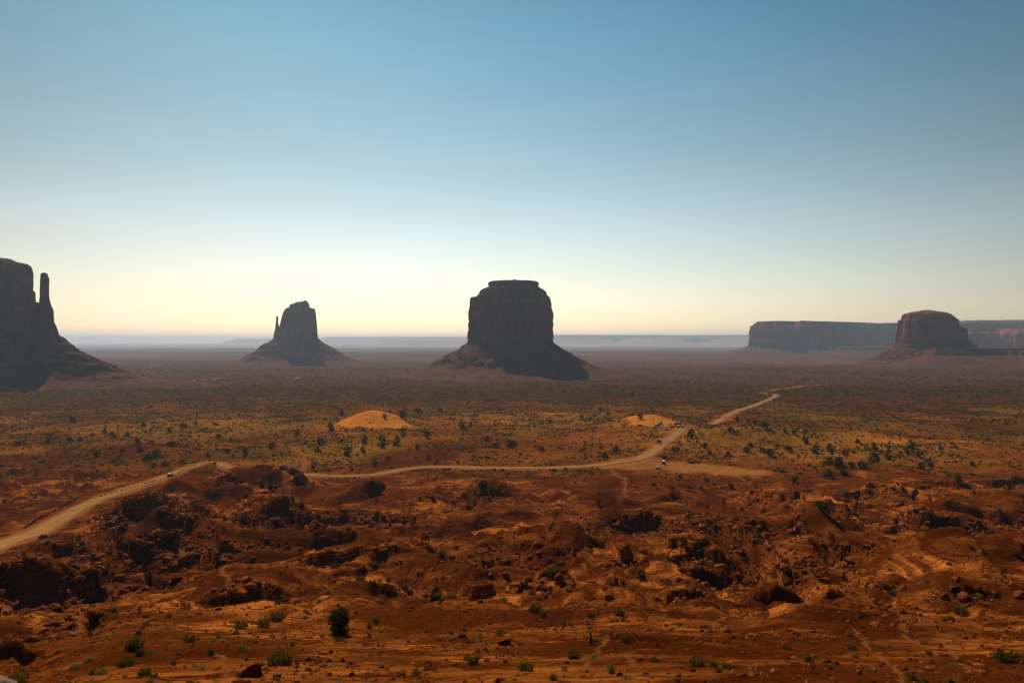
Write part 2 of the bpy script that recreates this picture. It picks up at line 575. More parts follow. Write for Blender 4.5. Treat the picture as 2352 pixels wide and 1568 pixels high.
slick = np.clip(tm * 1.1, 0, 1)
tl = sst(1000, 1100, YY) * (1 - sst(1900, 2300, YY)) * sst(-0.25, 0.5, fbm(XX, YY, 300, 2, 77))
t = Z / 3.4
Z += ((np.floor(t) + sst(0.6, 0.95, t - np.floor(t))) * 3.4 - Z) * tl * 0.7
Z += fbm(XX, YY, 9, 3, 81) * 0.35 * (0.25 + 0.9 * bad * rough) * flatw * (1 - sst(500, 800, YY))
Z += fbm(XX, YY, 2.2, 2, 91) * 0.09 * (1 - sst(160, 260, YY))

# ---- bed the road and the parking ground
for d_, z_, w0, w1 in ((road_d, road_z, 8.0, 20.0), (far_d, far_z, 7.0, 26.0)):
    w = 1 - sst(w0, w1, d_)
    Z = Z * (1 - w) + z_ * w
Z = np.where(YY < 40, np.minimum(Z, -0.5 * YY - 1.0), Z)

# ---- what covers the ground: sand, bare dirt, scrub, bare rock
DUNES = [(864, 964, 742, 37, 46), (1492, 970, 725, 25, 27), (1455, 966, 750, 12, 14)]
sand = np.zeros_like(Z)
nz = fbm(XX, YY, 22, 4, 301)
for (px, py, D, sx, sy) in DUNES:
    cx = (px - CX) / K * D
    q = ((XX - cx) / sx) ** 2 + ((YY - D) / sy) ** 2
    sand = np.maximum(sand, 1 - sst(0.75, 1.25, q + 0.55 * nz + 0.35 * fbm(XX, YY, 48, 2, 302)))
dune_near = np.zeros_like(Z)
for (px, py, D, sx, sy) in DUNES[:2] + [(430, 968, 770, 60, 40), (1800, 1010, 620, 90, 50), (1250, 950, 850, 70, 60)]:
    cx = (px - CX) / K * D
    dune_near = np.maximum(dune_near, np.exp(-((XX - cx) / (sx * 2.2)) ** 2 - ((YY - D) / (sy * 2.0)) ** 2))
washes = [[(1400, 1075), (1425, 1095), (1435, 1120), (1430, 1150)], [(600, 1010), (660, 1025), (700, 1060), (660, 1110), (690, 1140)], [(1335, 985), (1312, 975), (1320, 968)],
          [(1690, 1090), (1800, 1130), (1900, 1180), (2010, 1200)], [(1450, 1530), (1448, 1500), (1480, 1490), (1520, 1492)], [(1340, 1540), (1370, 1500), (1400, 1465)],
          [(2050, 1400), (2075, 1440), (2110, 1480)], [(1960, 1440), (2000, 1490), (2060, 1540), (2080, 1568)], [(2230, 1240), (2270, 1290), (2340, 1340)], [(490, 1490), (515, 1530), (520, 1568)],
          [(2150, 1465), (2190, 1500), (2230, 1540)], [(1700, 1400), (1650, 1425), (1640, 1450)], [(880, 1195), (1000, 1250), (1060, 1262)], [(460, 1290), (500, 1260), (520, 1330), (480, 1390)]]
wash = np.zeros_like(Z)
for w_ in washes:
    ln = [hit(a, b) for a, b in w_]
    wd = max(0.22, 0.0030 * float(np.mean([p.y for p in ln])))
    ln = smooth_line(ln, 8)
    dd, _ = near_line(ln, XX + fbm(XX, YY, wd * 9, 2, 311) * wd * 2.2, YY + fbm(XX, YY, wd * 9, 2, 312) * wd * 2.2, wd * 4)
    w1 = 1 - sst(wd * 0.5, wd * 1.6, dd)
    wash = np.maximum(wash, w1)
Z -= wash * 0.25 * sst(60, 300, YY)
bare = np.maximum(np.clip(clear * 1.6 + 0.5 * fbm(XX, YY, 14, 3, 303) * (clear > 0.05), 0, 1), 0.75 * (1 - sst(4.5, 9.0, np.minimum(road_d, far_d) + 3 * nz)))
bare = np.maximum(bare, 0.5 * wash)
green = sst(-0.35, 0.55, fbm(XX, YY, 160, 4, 305)) * sst(420, 620, YY)
green = np.maximum(green, sst(1000, 1500, YY) * (1 - sst(3600, 6000, YY)) * (0.6 + 0.5 * sst(-.5, .6, fbm(XX, YY * 0.5, 400, 3, 307))))
green = np.clip(green * (1 - sand) * (1 - bare), 0, 1)

ncol, nrow = len(us), len(Ys)
idx = np.arange(nrow * ncol).reshape(nrow, ncol)
F = np.stack([idx[:-1, :-1], idx[:-1, 1:], idx[1:, 1:], idx[1:, :-1]], -1).reshape(-1, 4)
TV = np.stack([XX, YY, Z], -1).reshape(-1, 3)


def ground_mat():
    m, nt, b = new_mat("desert_soil", 1.0, 0.0)
    geo = N(nt, "ShaderNodeNewGeometry")
    P = geo.outputs["Position"]
    at1 = N(nt, "ShaderNodeAttribute", attribute_name="cover")
    at2 = N(nt, "ShaderNodeAttribute", attribute_name="rocky")
    sp = N(nt, "ShaderNodeSeparateColor")
    nt.links.new(at1.outputs["Color"], sp.inputs[0])
    n1 = noise(nt, P, 0.045, 6, 0.6, 0.32, 0.68)
    n2 = noise(nt, P, 0.6, 6, 0.65, 0.3, 0.7)
    soil = mixc(nt, n1, (0.050, 0.0088, 0.0010), (0.112, 0.0265, 0.0028))
    soil = mixc(nt, math_(nt, 'MULTIPLY', n2, 0.35), soil, (0.026, 0.0055, 0.001))
    # pale flakes and gravel
    n3 = noise(nt, P, 2.6, 4, 0.7, 0.62, 0.75)
    soil = mixc(nt, math_(nt, 'MULTIPLY', n3, 0.55), soil, (0.22, 0.068, 0.014))
    # bare bedded rock
    st = noise(nt, vscale(nt, P, (0.06, 0.06, 1.4)), 1.0, 5, 0.6, 0.38, 0.62)
    rockc = mixc(nt, st, (0.080, 0.0165, 0.0026), (0.47, 0.138, 0.023))
    rn = noise(nt, vscale(nt, P, (0.7, 1.3, 1.0)), 0.055, 8, 0.62, 0.44, 0.58)
    # cracks in the bare rock
    wp = N(nt, "ShaderNodeVectorMath", operation='ADD')
    nn = N(nt, "ShaderNodeTexNoise")
    nn.inputs["Scale"].default_value = 0.16
    nn.inputs["Detail"].default_value = 3
    nt.links.new(P, nn.inputs["Vector"])
    sc_ = N(nt, "ShaderNodeVectorMath", operation='SCALE')
    sc_.inputs[3].default_value = 7.0
    nt.links.new(nn.outputs["Color"], sc_.inputs[0])
    nt.links.new(vscale(nt, P, (0.7, 1.3, 1.0)), wp.inputs[0])
    nt.links.new(sc_.outputs[0], wp.inputs[1])
    vc = N(nt, "ShaderNodeTexVoronoi", feature='DISTANCE_TO_EDGE')
    vc.inputs["Scale"].default_value = 0.30
    nt.links.new(wp.outputs[0], vc.inputs["Vector"])
    cmr = N(nt, "ShaderNodeMapRange")
    cmr.inputs[1].default_value, cmr.inputs[2].default_value = 0.075, 0.02
    nt.links.new(vc.outputs["Distance"], cmr.inputs[0])
    rockc = mixc(nt, math_(nt, 'MULTIPLY', cmr.outputs[0], noise(nt, P, 0.05, 3, 0.6, 0.42, 0.68)), rockc, (0.030, 0.007, 0.002))
    rf = math_(nt, 'MULTIPLY', at2.outputs["Fac"], rn)
    c = mixc(nt, rf, soil, rockc)
    at3 = N(nt, "ShaderNodeAttribute", attribute_name="sandy")
    c = mixc(nt, math_(nt, 'MULTIPLY', at3.outputs["Fac"], noise(nt, P, 0.05, 5, 0.65, 0.25, 0.6)), c, (0.36, 0.118, 0.015))
    # scrub: fine speckle of plants too small to build singly
    vor = N(nt, "ShaderNodeTexVoronoi")
    vor.inputs["Scale"].default_value = 0.22
    nt.links.new(P, vor.inputs["Vector"])
    mr = N(nt, "ShaderNodeMapRange")
    mr.inputs[1].default_value, mr.inputs[2].default_value = 0.42, 0.22
    nt.links.new(vor.outputs["Distance"], mr.inputs[0])
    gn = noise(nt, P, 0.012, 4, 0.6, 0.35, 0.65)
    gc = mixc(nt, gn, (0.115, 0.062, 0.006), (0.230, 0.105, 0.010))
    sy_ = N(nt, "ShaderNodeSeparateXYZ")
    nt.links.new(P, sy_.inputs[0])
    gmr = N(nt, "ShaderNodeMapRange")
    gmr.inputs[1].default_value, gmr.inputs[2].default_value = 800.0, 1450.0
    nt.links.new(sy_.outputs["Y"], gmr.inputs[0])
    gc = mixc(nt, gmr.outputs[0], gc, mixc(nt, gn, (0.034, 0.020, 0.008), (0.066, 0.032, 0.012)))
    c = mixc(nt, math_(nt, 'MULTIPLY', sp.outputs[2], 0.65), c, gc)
    c = mixc(nt, math_(nt, 'MULTIPLY', math_(nt, 'MULTIPLY', mr.outputs[0], sp.outputs[2]), 0.8), c, (0.028, 0.022, 0.006))
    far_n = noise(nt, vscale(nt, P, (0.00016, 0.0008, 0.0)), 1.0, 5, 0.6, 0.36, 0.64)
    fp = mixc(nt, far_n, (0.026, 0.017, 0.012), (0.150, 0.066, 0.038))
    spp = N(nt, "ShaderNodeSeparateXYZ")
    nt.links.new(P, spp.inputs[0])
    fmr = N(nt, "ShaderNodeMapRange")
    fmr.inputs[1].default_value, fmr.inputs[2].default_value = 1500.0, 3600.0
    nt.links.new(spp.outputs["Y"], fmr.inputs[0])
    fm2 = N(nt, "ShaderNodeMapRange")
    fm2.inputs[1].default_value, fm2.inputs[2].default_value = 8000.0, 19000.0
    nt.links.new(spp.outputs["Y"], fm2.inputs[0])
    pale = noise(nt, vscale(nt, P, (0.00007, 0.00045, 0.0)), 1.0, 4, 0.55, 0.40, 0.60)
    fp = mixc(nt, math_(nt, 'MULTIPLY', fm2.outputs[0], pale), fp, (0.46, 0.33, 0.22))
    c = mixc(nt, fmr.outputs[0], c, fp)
    # open sand and trodden dirt
    sn = noise(nt, P, 0.07, 5, 0.6, 0.3, 0.7)
    sandc = mixc(nt, sn, (0.36, 0.108, 0.012), (0.52, 0.195, 0.028))
    c = mixc(nt, sp.outputs[0], c, sandc)
    dn = noise(nt, P, 0.25, 6, 0.6, 0.3, 0.7)
    dirt = mixc(nt, dn, (0.20, 0.068, 0.018), (0.32, 0.125, 0.036))
    c = mixc(nt, sp.outputs[1], c, dirt)
    nt.links.new(c, b.inputs["Base Color"])
    hb = noise(nt, P, 1.1, 8, 0.7)
    hb = math_(nt, 'SUBTRACT', hb, math_(nt, 'MULTIPLY', math_(nt, 'MULTIPLY', cmr.outputs[0], rf), 0.6))
    bump(nt, b, hb, 1.0, 0.5)
    return m


M_ground = ground_mat()
ter = mesh("ground", TV, F, M_ground, smooth=True)
ca = ter.color_attributes.new("cover", 'FLOAT_COLOR', 'POINT')
ca.data.foreach_set("color", np.stack([np.maximum(sand, 0), bare, green, np.ones_like(Z)], -1).astype(np.float32).ravel())
fo = ter.attributes.new("sandy", 'FLOAT', 'POINT')
fo.data.foreach_set("value", (np.clip(np.maximum(dune_near * 1.2, 0.5 * sst(-0.3, 0.4, fbm(XX, YY, 95, 4, 331)) * sst(420, 520, YY) * (1 - sst(900, 1300, YY))), 0, 1) * (1 - sand)).astype(np.float32).ravel())
fa = ter.attributes.new("rocky", 'FLOAT', 'POINT')
rocky = np.clip(slick + 0.35 * bad + 0.75 * (1 - sst(110, 160, YY)), 0, 1) * (1 - sand) * (1 - bare)
fa.data.foreach_set("value", rocky.astype(np.float32).ravel())
ground_o = link("ground", ter)
tag(ground_o, kind="structure")

# line-of-sight test against the ground
SL = Z / YY
CM = np.maximum.accumulate(SL, axis=0)


def seen(x, y, z, lift):
    """is the top of something of that height visible past the ground in front of it?"""
    x, y, z = np.asarray(x, float), np.asarray(y, float), np.asarray(z, float)
    i = np.clip(np.searchsorted(Ys, y) - 1, 0, len(Ys) - 1)
    j = np.clip(np.searchsorted(us, x / y) - 1, 0, len(us) - 1)
    return (z + lift) / y > CM[np.maximum(i - 1, 0), j] - 1e-4


# ------------------------------------------------------------------ haze
hm = bpy.data.materials.new("haze_air")
hm.use_nodes = True
hm.node_tree.nodes.clear()
ho = hm.node_tree.nodes.new("ShaderNodeOutputMaterial")
hv = hm.node_tree.nodes.new("ShaderNodeVolumePrincipled")
hv.inputs["Color"].default_value = (*HAZE_COLOR, 1)
hv.inputs["Density"].default_value = HAZE_DENSITY
hv.inputs["Anisotropy"].default_value = HAZE_ANISO
hm.node_tree.links.new(hv.outputs[0], ho.inputs["Volume"])
zlo, zhi = float(Z.min()) - 1.0, 275.0
x1, y0, y1 = 62000.0, -2500.0, 47500.0
hV = np.array([(sx * x1, y, z) for z in (zlo, zhi) for (sx, y) in ((-1, y0), (1, y0), (1, y1), (-1, y1))])
hF = np.array([(3, 2, 1, 0), (4, 5, 6, 7), (0, 1, 5, 4), (1, 2, 6, 5), (2, 3, 7, 6), (3, 0, 4, 7)])
haze = link("haze", mesh("haze", hV, hF, hm))
tag(haze, kind="stuff")
# ------------------------------------------------------------------ buttes and mesas
M_cliff = rock_mat("sandstone_cliff", (0.100, 0.032, 0.018), (0.320, 0.105, 0.050), 0.05, strata=0.35, bscale=0.06, bd=5.0, vert=1.0)
M_redcliff = rock_mat("red_sandstone_cliff", (0.220, 0.062, 0.028), (0.50, 0.150, 0.065), 0.05, strata=0.35, bscale=0.05, bd=6.0, vert=0.8)
M_talus = rock_mat("talus_rubble", (0.060, 0.021, 0.011), (0.165, 0.058, 0.026), 0.08, strata=0.5, bscale=0.18, bd=3.0)
M_cap = rock_mat("cap_rock", (0.080, 0.030, 0.018), (0.15, 0.058, 0.032), 0.06, strata=1.0, bscale=0.09, bd=3.0)


def lathe(prof, D, dr, nth=280, nz=90, expo=2.6, flute=0.05, crack=0.03, seed=1, kind='cliff', yoff=0.0, bfix=None, ledge=0.012, butt=None):
    """a rock body from its outline (photo rows with left and right edge), given its distance and how deep it is for its width"""
    prof = sorted(prof, key=lambda r: -r[0])
    py = np.array([r[0] for r in prof], float)[::-1]
    xl = np.array([r[1] for r in prof], float)[::-1]
    xr = np.array([r[2] for r in prof], float)[::-1]
    lev = np.linspace(py[-1], py[0], nz)
    L = (np.interp(lev, py, xl) - CX) / K * D
    Rr = (np.interp(lev, py, xr) - CX) / K * D
    z = -(lev - CY) / K * D
    xc, a = (L + Rr) / 2, (Rr - L) / 2
    a0 = a.max()
    b = dr * a if bfix is None else bfix + dr * a
    th = np.linspace(0, 2 * math.pi, nth, endpoint=False)
    ct, st = np.cos(th), np.sin(th)
    cx_ = np.sign(ct) * np.abs(ct) ** (2 / expo)
    sy_ = np.sign(st) * np.abs(st) ** (2 / expo)
    T, ZZ = np.meshgrid(th, z)
    CT, ST = np.cos(T), np.sin(T)
    hgt = z.max() - z.min()
    side = 0.5 + 0.5 * np.abs(ST)
    if kind == 'cliff':
        n1 = pn(CT * 2.2 + ZZ / (hgt * 2.5), ST * 2.2 + 3.3, seed) * flute
        n2 = pn(CT * 6 + ZZ / (hgt * 1.5), ST * 6 + 1.7, seed + 1) * flute * 0.55
        c1 = -(1 - np.abs(pn(CT * 5 + ZZ / (hgt * 4), ST * 5 + 9.1, seed + 2))) ** 7 * crack * 1.5
        c2 = -(1 - np.abs(pn(CT * 14 + ZZ / (hgt * 3), ST * 14 + 5.1, seed + 3))) ** 5 * crack * 0.6
        n3 = pn(CT * 22 + ZZ / 30, ST * 22 + ZZ / 26, seed + 4) * flute * 0.22
        lz = (pn(ZZ / (hgt * 0.07), ZZ * 0 + 0.5, seed + 5) + 0.6 * pn(ZZ / (hgt * 0.03), ZZ * 0 + 2.5, seed + 6)) * ledge
        disp = 1 + (n1 + n2 + c1 + c2 + n3) * side + lz
        if butt:      # buttresses standing out with one steep flank each
            p = T / (2 * math.pi) * butt[0] + pn(CT * 4, ST * 4, seed + 30) * 0.9 + pn(ZZ / (hgt * 0.8), T * 2, seed + 31) * 0.12
            fr_ = p - np.floor(p)
            disp = disp + butt[1] * (sst(0, 0.14, fr_) - fr_ - 0.3) * (0.6 + 0.6 * pn(CT * 3 + 4, ST * 3, seed + 32))
    else:
        n1 = (ridge(CT * 4 + 5, ST * 4 + 2, 1.0, 3, seed) - 0.6) * flute * 2.0
        n2 = fbm(CT * 9 + ZZ / (hgt * 0.5), ST * 9 + ZZ / (hgt * 0.5), 1.0, 4, seed + 1) * flute * 0.8
        n3 = fbm(CT * 30, ST * 30 + ZZ / (hgt * 0.05), 1.0, 3, seed + 3) * flute * 0.5
        zt = ZZ / (hgt * 0.17) + 0.5 * pn(CT * 3, ST * 3, seed + 9)
        lz = (sst(0.55, 0.95, zt - np.floor(zt)) - (zt - np.floor(zt))) * -ledge * (0.5 + pn(CT * 2.5, ST * 2.5 + 8, seed + 7))
        tgt = np.linspace(1, 0, nz)[:, None]
        disp = 1 + (n1 + n2 + n3) * (0.35 + 0.65 * np.abs(ST)) * (0.25 + 0.75 * (1 - np.abs(2 * tgt - 0.9))) + lz
    X = xc[:, None] + a[:, None] * cx_[None, :] * disp
    Y = D + yoff + b[:, None] * sy_[None, :] * disp
    V = np.stack([X, Y, ZZ], -1).reshape(-1, 3)
    F = []
    q = np.arange(nz * nth).reshape(nz, nth)
    q2 = np.roll(q, -1, axis=1)
    F = np.stack([q[:-1], q2[:-1], q2[1:], q[1:]], -1).reshape(-1, 4)
    # close the top with shrinking rings
    top = V[-nth:]
    c = top.mean(0)
    rings, base = [V], len(V)
    prev = np.arange(base - nth, base)
    Fs = [F]
    for k, f in enumerate((0.88, 0.6, 0.3, 0.02)):
        rg = c + (top - c) * f
        rg[:, 2] = top[:, 2] * f + (1 - f) * top[:, 2].mean() + a0 * 0.012 * (k + 1) * (1 if kind == 'cliff' else 0) + pn(rg[:, 0] / 25, rg[:, 1] / 25, seed + 20) * a0 * 0.012
        rings.append(rg)
        cur = np.arange(base, base + nth)
        Fs.append(np.stack([prev, np.roll(prev, -1), np.roll(cur, -1), cur], -1))
        prev = cur
        base += nth
    return np.concatenate(rings), np.concatenate(Fs)


def crop(ox, oy, s, pts):
    return [(oy + y * s, ox + a * s, ox + b * s) for (y, a, b) in pts]


def part(root, name, VF, mat, smooth=True):
    V, F = VF
    org = np.array(root.location)
    return link(name, mesh(name, V - org, F, mat, smooth), root)


# the broad round butte in the middle
b1 = empty("sandstone_butte", (at(1172, 784, 2200).x, 2200, -106))
tag(b1, "massive round sandstone butte with flat cap, standing alone mid valley", "butte", "sandstone buttes of the valley")
mp = crop(940.8, 611.5, 0.22, [(850, 596, 1506), (805, 600, 1505), (680, 604, 1507), (580, 616, 1508), (500, 612, 1508), (420, 619, 1494), (345, 626, 1478),
                               (326, 634, 1472), (322, 690, 1468), (300, 712, 1442), (265, 726, 1432), (240, 760, 1395), (216, 826, 1350), (212, 832, 1346)])
part(b1, "cliff", lathe(mp, 2200, 0.80, 480, 110, 2.7, 0.06, 0.08, 31, ledge=0.011), M_cliff, smooth=False)
mp2 = crop(940.8, 611.5, 0.22, [(222, 834, 1344), (200, 822, 1352), (182, 818, 1356), (168, 826, 1345), (160, 850, 1325), (154, 960, 1240), (148, 1060, 1130)])
part(b1, "cap_rock", lathe(mp2, 2200, 0.8, 260, 26, 2.4, 0.05, 0.03, 35, ledge=0.012), M_cap, smooth=False)
mt = crop(940.8, 611.5, 0.22, [(760, 640, 1470), (812, 598, 1510), (890, 480, 1640), (960, 350, 1765), (1020, 245, 1860), (1060, 130, 1980), (1095, -20, 2150), (1150, -260, 2420), (1240, -560, 2760)])
part(b1, "talus_slope", lathe(mt, 2200, 0.92, 420, 90, 2.0, 0.06, 0, 37, 'talus', ledge=0.07), M_talus)

# the hand shaped butte with a thumb, farther off
b2 = empty("sandstone_butte", (at(692, 784, 3330).x, 3330, -108))
tag(b2, "hazy blue sandstone butte with thin thumb spire rising on its left", "butte", "sandstone buttes of the valley")
ep = crop(564.5, 658.6, 0.16, [(860, 400, 1045), (770, 418, 1040), (740, 412, 1030), (650, 424, 1024), (590, 440, 1020), (566, 500, 1018), (500, 512, 1012), (460, 520, 1009), (400, 535, 1004),
                               (370, 545, 998), (340, 562, 993), (312, 580, 986), (302, 605, 930), (292, 628, 914), (262, 632, 910), (246, 655, 905), (240, 702, 902), (226, 708, 893), (216, 750, 886), (208, 820, 880)])
part(b2, "cliff", lathe(ep, 3330, 0.62, 240, 100, 2.7, 0.05, 0.04, 41, ledge=0.006), M_cliff, smooth=False)
tp = crop(564.5, 658.6, 0.16, [(640, 422, 480), (560, 428, 478), (520, 431, 464), (470, 434, 467), (440, 436, 467), (425, 437, 458), (418, 442, 452)])
part(b2, "spire", lathe(tp, 3330, 0.95, 60, 40, 2.2, 0.10, 0.05, 43, ledge=0.05), M_cliff, smooth=False)
et = crop(564.5, 658.6, 0.16, [(700, 460, 1000), (742, 408, 1036), (790, 345, 1085), (850, 226, 1190), (910, 188, 1292), (985, 60, 1405), (1045, -60, 1555), (1110, -420, 1780), (1150, -800, 2050), (1230, -1200, 2400)])
part(b2, "talus_slope", lathe(et, 3330, 0.72, 300, 80, 2.0, 0.06, 0, 47, 'talus', ledge=0.10), M_talus)

# the near butte cut by the left edge, with its slender spire
b3 = empty("sandstone_butte", (at(-150, 784, 1600).x, 1600, -102))
tag(b3, "dark near butte cut off at the left edge, slender spire on its shoulder", "butte", "sandstone buttes of the valley")
lp = crop(0, 564.5, 0.30, [(760, -1380, 250), (600, -1360, 214), (470, -1345, 196), (378, -1330, 188), (342, -1325, 186), (322, -1320, 168), (170, -1300, 161), (140, -1290, 150), (122, -1280, 125), (108, -1270, 50), (85, -1200, 0), (75, -1100, -120)])
part(b3, "cliff", lathe(lp, 1620, 0.42, 520, 130, 3.4, 0.06, 0.07, 51, ledge=0.006), M_cliff, smooth=False)
ls = crop(0, 564.5, 0.30, [(760, 60, 440), (700, 70, 432), (630, 84, 420), (580, 100, 400), (490, 120, 380), (450, 130, 330), (436, 136, 296), (420, 140, 254), (396, 150, 246), (380, 180, 214)])
part(b3, "cliff_shoulder", lathe(ls, 1570, 0.40, 260, 110, 2.6, 0.10, 0.10, 55, ledge=0.03), M_cliff, smooth=False)
sp_ = crop(0, 564.5, 0.30, [(740, 290, 443), (690, 292, 440), (630, 294, 424), (580, 296, 404), (490, 298, 399), (450, 302, 382), (430, 306, 378), (400, 309, 371), (330, 310, 369), (280, 312, 371), (245, 313, 371), (238, 314, 363), (215, 315, 360), (208, 325, 352)])
part(b3, "spire", lathe(sp_, 1600, 0.9, 90, 80, 2.3, 0.06, 0.04, 53, ledge=0.02), M_cliff, smooth=False)
lt = crop(0, 564.5, 0.30, [(660, -1300, 380), (705, -1420, 450), (760, -1500, 512), (812, -1580, 585), (870, -1660, 700), (940, -1780, 850), (980, -1850, 965), (1008, -1950, 1060), (1026, -2000, 1190), (1042, -2100, 1350), (1060, -2200, 1520), (1110, -2400, 1850)])
part(b3, "talus_slope", lathe(lt, 1600, 0.38, 520, 120, 2.1, 0.075, 0, 57, 'talus', ledge=0.06), M_talus)

# the domed butte on the right
b4 = empty("sandstone_butte", (at(2130, 784, 3200).x, 3200, -108))
tag(b4, "fluted reddish butte with domed top in front of the long mesa", "butte", "sandstone buttes of the valley")
rp = crop(1599, 677, 0.32, [(400, 1455, 1860), (350, 1465, 1850), (300, 1472, 1848), (250, 1480, 1846), (182, 1486, 1845), (176, 1504, 1838), (160, 1506, 1820), (141, 1510, 1796), (131, 1528, 1776), (122, 1560, 1745), (117, 1600, 1712)])
part(b4, "cliff", lathe(rp, 3200, 0.85, 420, 90, 2.6, 0.07, 0.10, 61, ledge=0.008, butt=(13, 0.13)), M_redcliff, smooth=False)
rs = crop(1599, 677, 0.32, [(400, 1700, 1950), (370, 1700, 1944), (340, 1700, 1926), (250, 1700, 1920), (235, 1702, 1900), (208, 1710, 1850)])
part(b4, "cliff_shoulder", lathe(rs, 3270, 0.9, 160, 60, 2.6, 0.07, 0.05, 63, ledge=0.008), M_redcliff, smooth=False)
rt = crop(1599, 677, 0.32, [(330, 1500, 1930), (358, 1455, 1960), (400, 1395, 2010), (440, 1320, 2080), (470, 1260, 2200), (500, 1175, 2330), (530, 1080, 2500), (580, 960, 2700)])
part(b4, "talus_slope", lathe(rt, 3200, 0.70, 360, 80, 2.0, 0.07, 0, 67, 'talus', ledge=0.08), M_talus)


def mesa_vf(plan, levels, n=420, nz=40, flute=14, seed=1, crackw=90, top_noise=4, butt=None):
    """a tableland from its plan (closed, x-y metres) and rows of (height, how far out from the plan)"""
    P = [Vector((x, y, 0)) for x, y in plan]
    out = []
    m = len(P)
    per = max(4, n // m)
    for i in range(m):
        p0, p1, p2, p3 = P[i - 1], P[i], P[(i + 1) % m], P[(i + 2) % m]
        for k in range(per):
            t = k / per
            cr_ = 0.5 * ((2 * p1) + (p2 - p0) * t + (2 * p0 - 5 * p1 + 4 * p2 - p3) * t * t + (3 * p1 - p0 - 3 * p2 + p3) * t ** 3)
            out.append((cr_ * 0.6 + p1.lerp(p2, t) * 0.4)[:2])
    C = np.array(out)
    tg = np.roll(C, -1, 0) - np.roll(C, 1, 0)
    nrm = np.stack([tg[:, 1], -tg[:, 0]], -1)
    nrm /= np.linalg.norm(nrm, axis=1)[:, None] + 1e-9
    area = 0.5 * np.sum(C[:, 0] * np.roll(C[:, 1], -1) - np.roll(C[:, 0], -1) * C[:, 1])
    if area < 0:
        nrm = -nrm
    zs = np.array([l[0] for l in levels], float)
    of = np.array([l[1] for l in levels], float)
    tt = np.linspace(0, len(zs) - 1, nz)
    zz = np.interp(tt, np.arange(len(zs)), zs)
    oo = np.interp(tt, np.arange(len(zs)), of)
    n_ = len(C)
    Zg = np.repeat(zz[:, None], n_, 1)
    f1 = fbm(C[:, 0], C[:, 1], crackw * 2.2, 3, seed)[None, :] * flute
    f2 = -(1 - np.abs(pn(C[None, :, 0] / crackw + Zg / 900, C[None, :, 1] / crackw, seed + 3))) ** 5 * flute
    f3 = pn(C[None, :, 0] / (crackw * .2), C[None, :, 1] / (crackw * .2) + Zg / 40, seed + 5) * flute * 0.25
    off = oo[:, None] + f1 + f2 + f3
    if butt:
        p = (-C[None, :, 0] / butt[0] + pn(C[:, 0] / 260, C[:, 1] / 260, seed + 30)[None, :] * 1.2 + pn(Zg / 140, C[None, :, 0] / 90, seed + 31) * 0.12)
        p = -p
        fr_ = p - np.floor(p)
        off = off + butt[1] * (sst(0, 0.12, fr_) - fr_) * (0.5 + 0.8 * pn(C[:, 0] / 400, C[:, 1] / 400, seed + 32))[None, :]
    X = C[None, :, 0] + nrm[None, :, 0] * off
    Y = C[None, :, 1] + nrm[None, :, 1] * off
    Zg = Zg + np.linspace(0, 1, nz)[:, None] ** 6 * (fbm(C[:, 0], C[:, 1], crackw * 3, 3, seed + 9) * top_noise)[None, :]
    V = np.stack([X, Y, Zg], -1).reshape(-1, 3)
    q = np.arange(nz * n_).reshape(nz, n_)
    q2 = np.roll(q, -1, 1)
    F = np.stack([q[:-1], q2[:-1], q2[1:], q[1:]], -1).reshape(-1, 4)
    if area < 0:
        F = F[:, ::-1]
    top = V[-n_:]
    c = top.mean(0)
    Vs, Fs, prev, base = [V], [F], np.arange(len(V) - n_, len(V)), len(V)
    for f in (0.97, 0.8, 0.4, 0.02):
        rg = c + (top - c) * f
        rg[:, 2] = top[:, 2] + (fbm(rg[:, 0], rg[:, 1], 200, 2, seed + 12) * top_noise * 0.6 if f > 0.3 else 0)
        cur = np.arange(base, base + n_)
        ff = np.stack([prev, np.roll(prev, -1), np.roll(cur, -1), cur], -1)
        Fs.append(ff[:, ::-1] if area < 0 else ff)
        Vs.append(rg)
        prev, base = cur, base + n_
    return np.concatenate(Vs), np.concatenate(Fs)


def plan_px(pts):
    return [((px - CX) / K * D, D) for px, D in pts]


# ledges that carry on to the right of the domed butte
part(b4, "rock_shelf", mesa_vf(plan_px([(2095, 3230), (2150, 2990), (2230, 2960), (2300, 3010), (2380, 2960), (2560, 3010), (2600, 3500), (2250, 3600), (2110, 3450)]),
                               [(-118, 260), (-104, 190), (-84, 110), (-66, 50), (-60, 22), (-44, 12), (-40, 2), (-31, 0), (-29, -12)], 420, 44, 14, 71, 60, 2.0), M_talus)

# the long mesa
b5 = empty("long_mesa", (at(1900, 784, 6900).x, 6900, -113))
tag(b5, "long flat topped mesa with sheer cliffs, in blue haze behind the domed butte", "mesa")
LM = plan_px([(1730, 6150), (1754, 5960), (1790, 5900), (1822, 6020), (1850, 5930), (1885, 6250), (1940, 6650), (2010, 6560), (2060, 6750), (2120, 6600), (2250, 6750), (2400, 6600), (2480, 7600), (2300, 9000), (1990, 9000), (1778, 7300)])
part(b5, "cliff", mesa_vf(LM, [(-40, 14), (-18, 10), (30, 7), (80, 4), (120, 0), (140, -8), (142, -26), (160, -34), (162, -50), (176, -56), (179, -62)], 1100, 56, 34, 81, 95, 7, (150, 70)), M_redcliff, smooth=False)
part(b5, "talus_slope", mesa_vf(LM, [(-135, 470), (-116, 360), (-106, 290), (-85, 200), (-55, 95), (-22, 12), (-5, -30)], 600, 34, 22, 83, 120, 6), M_talus)
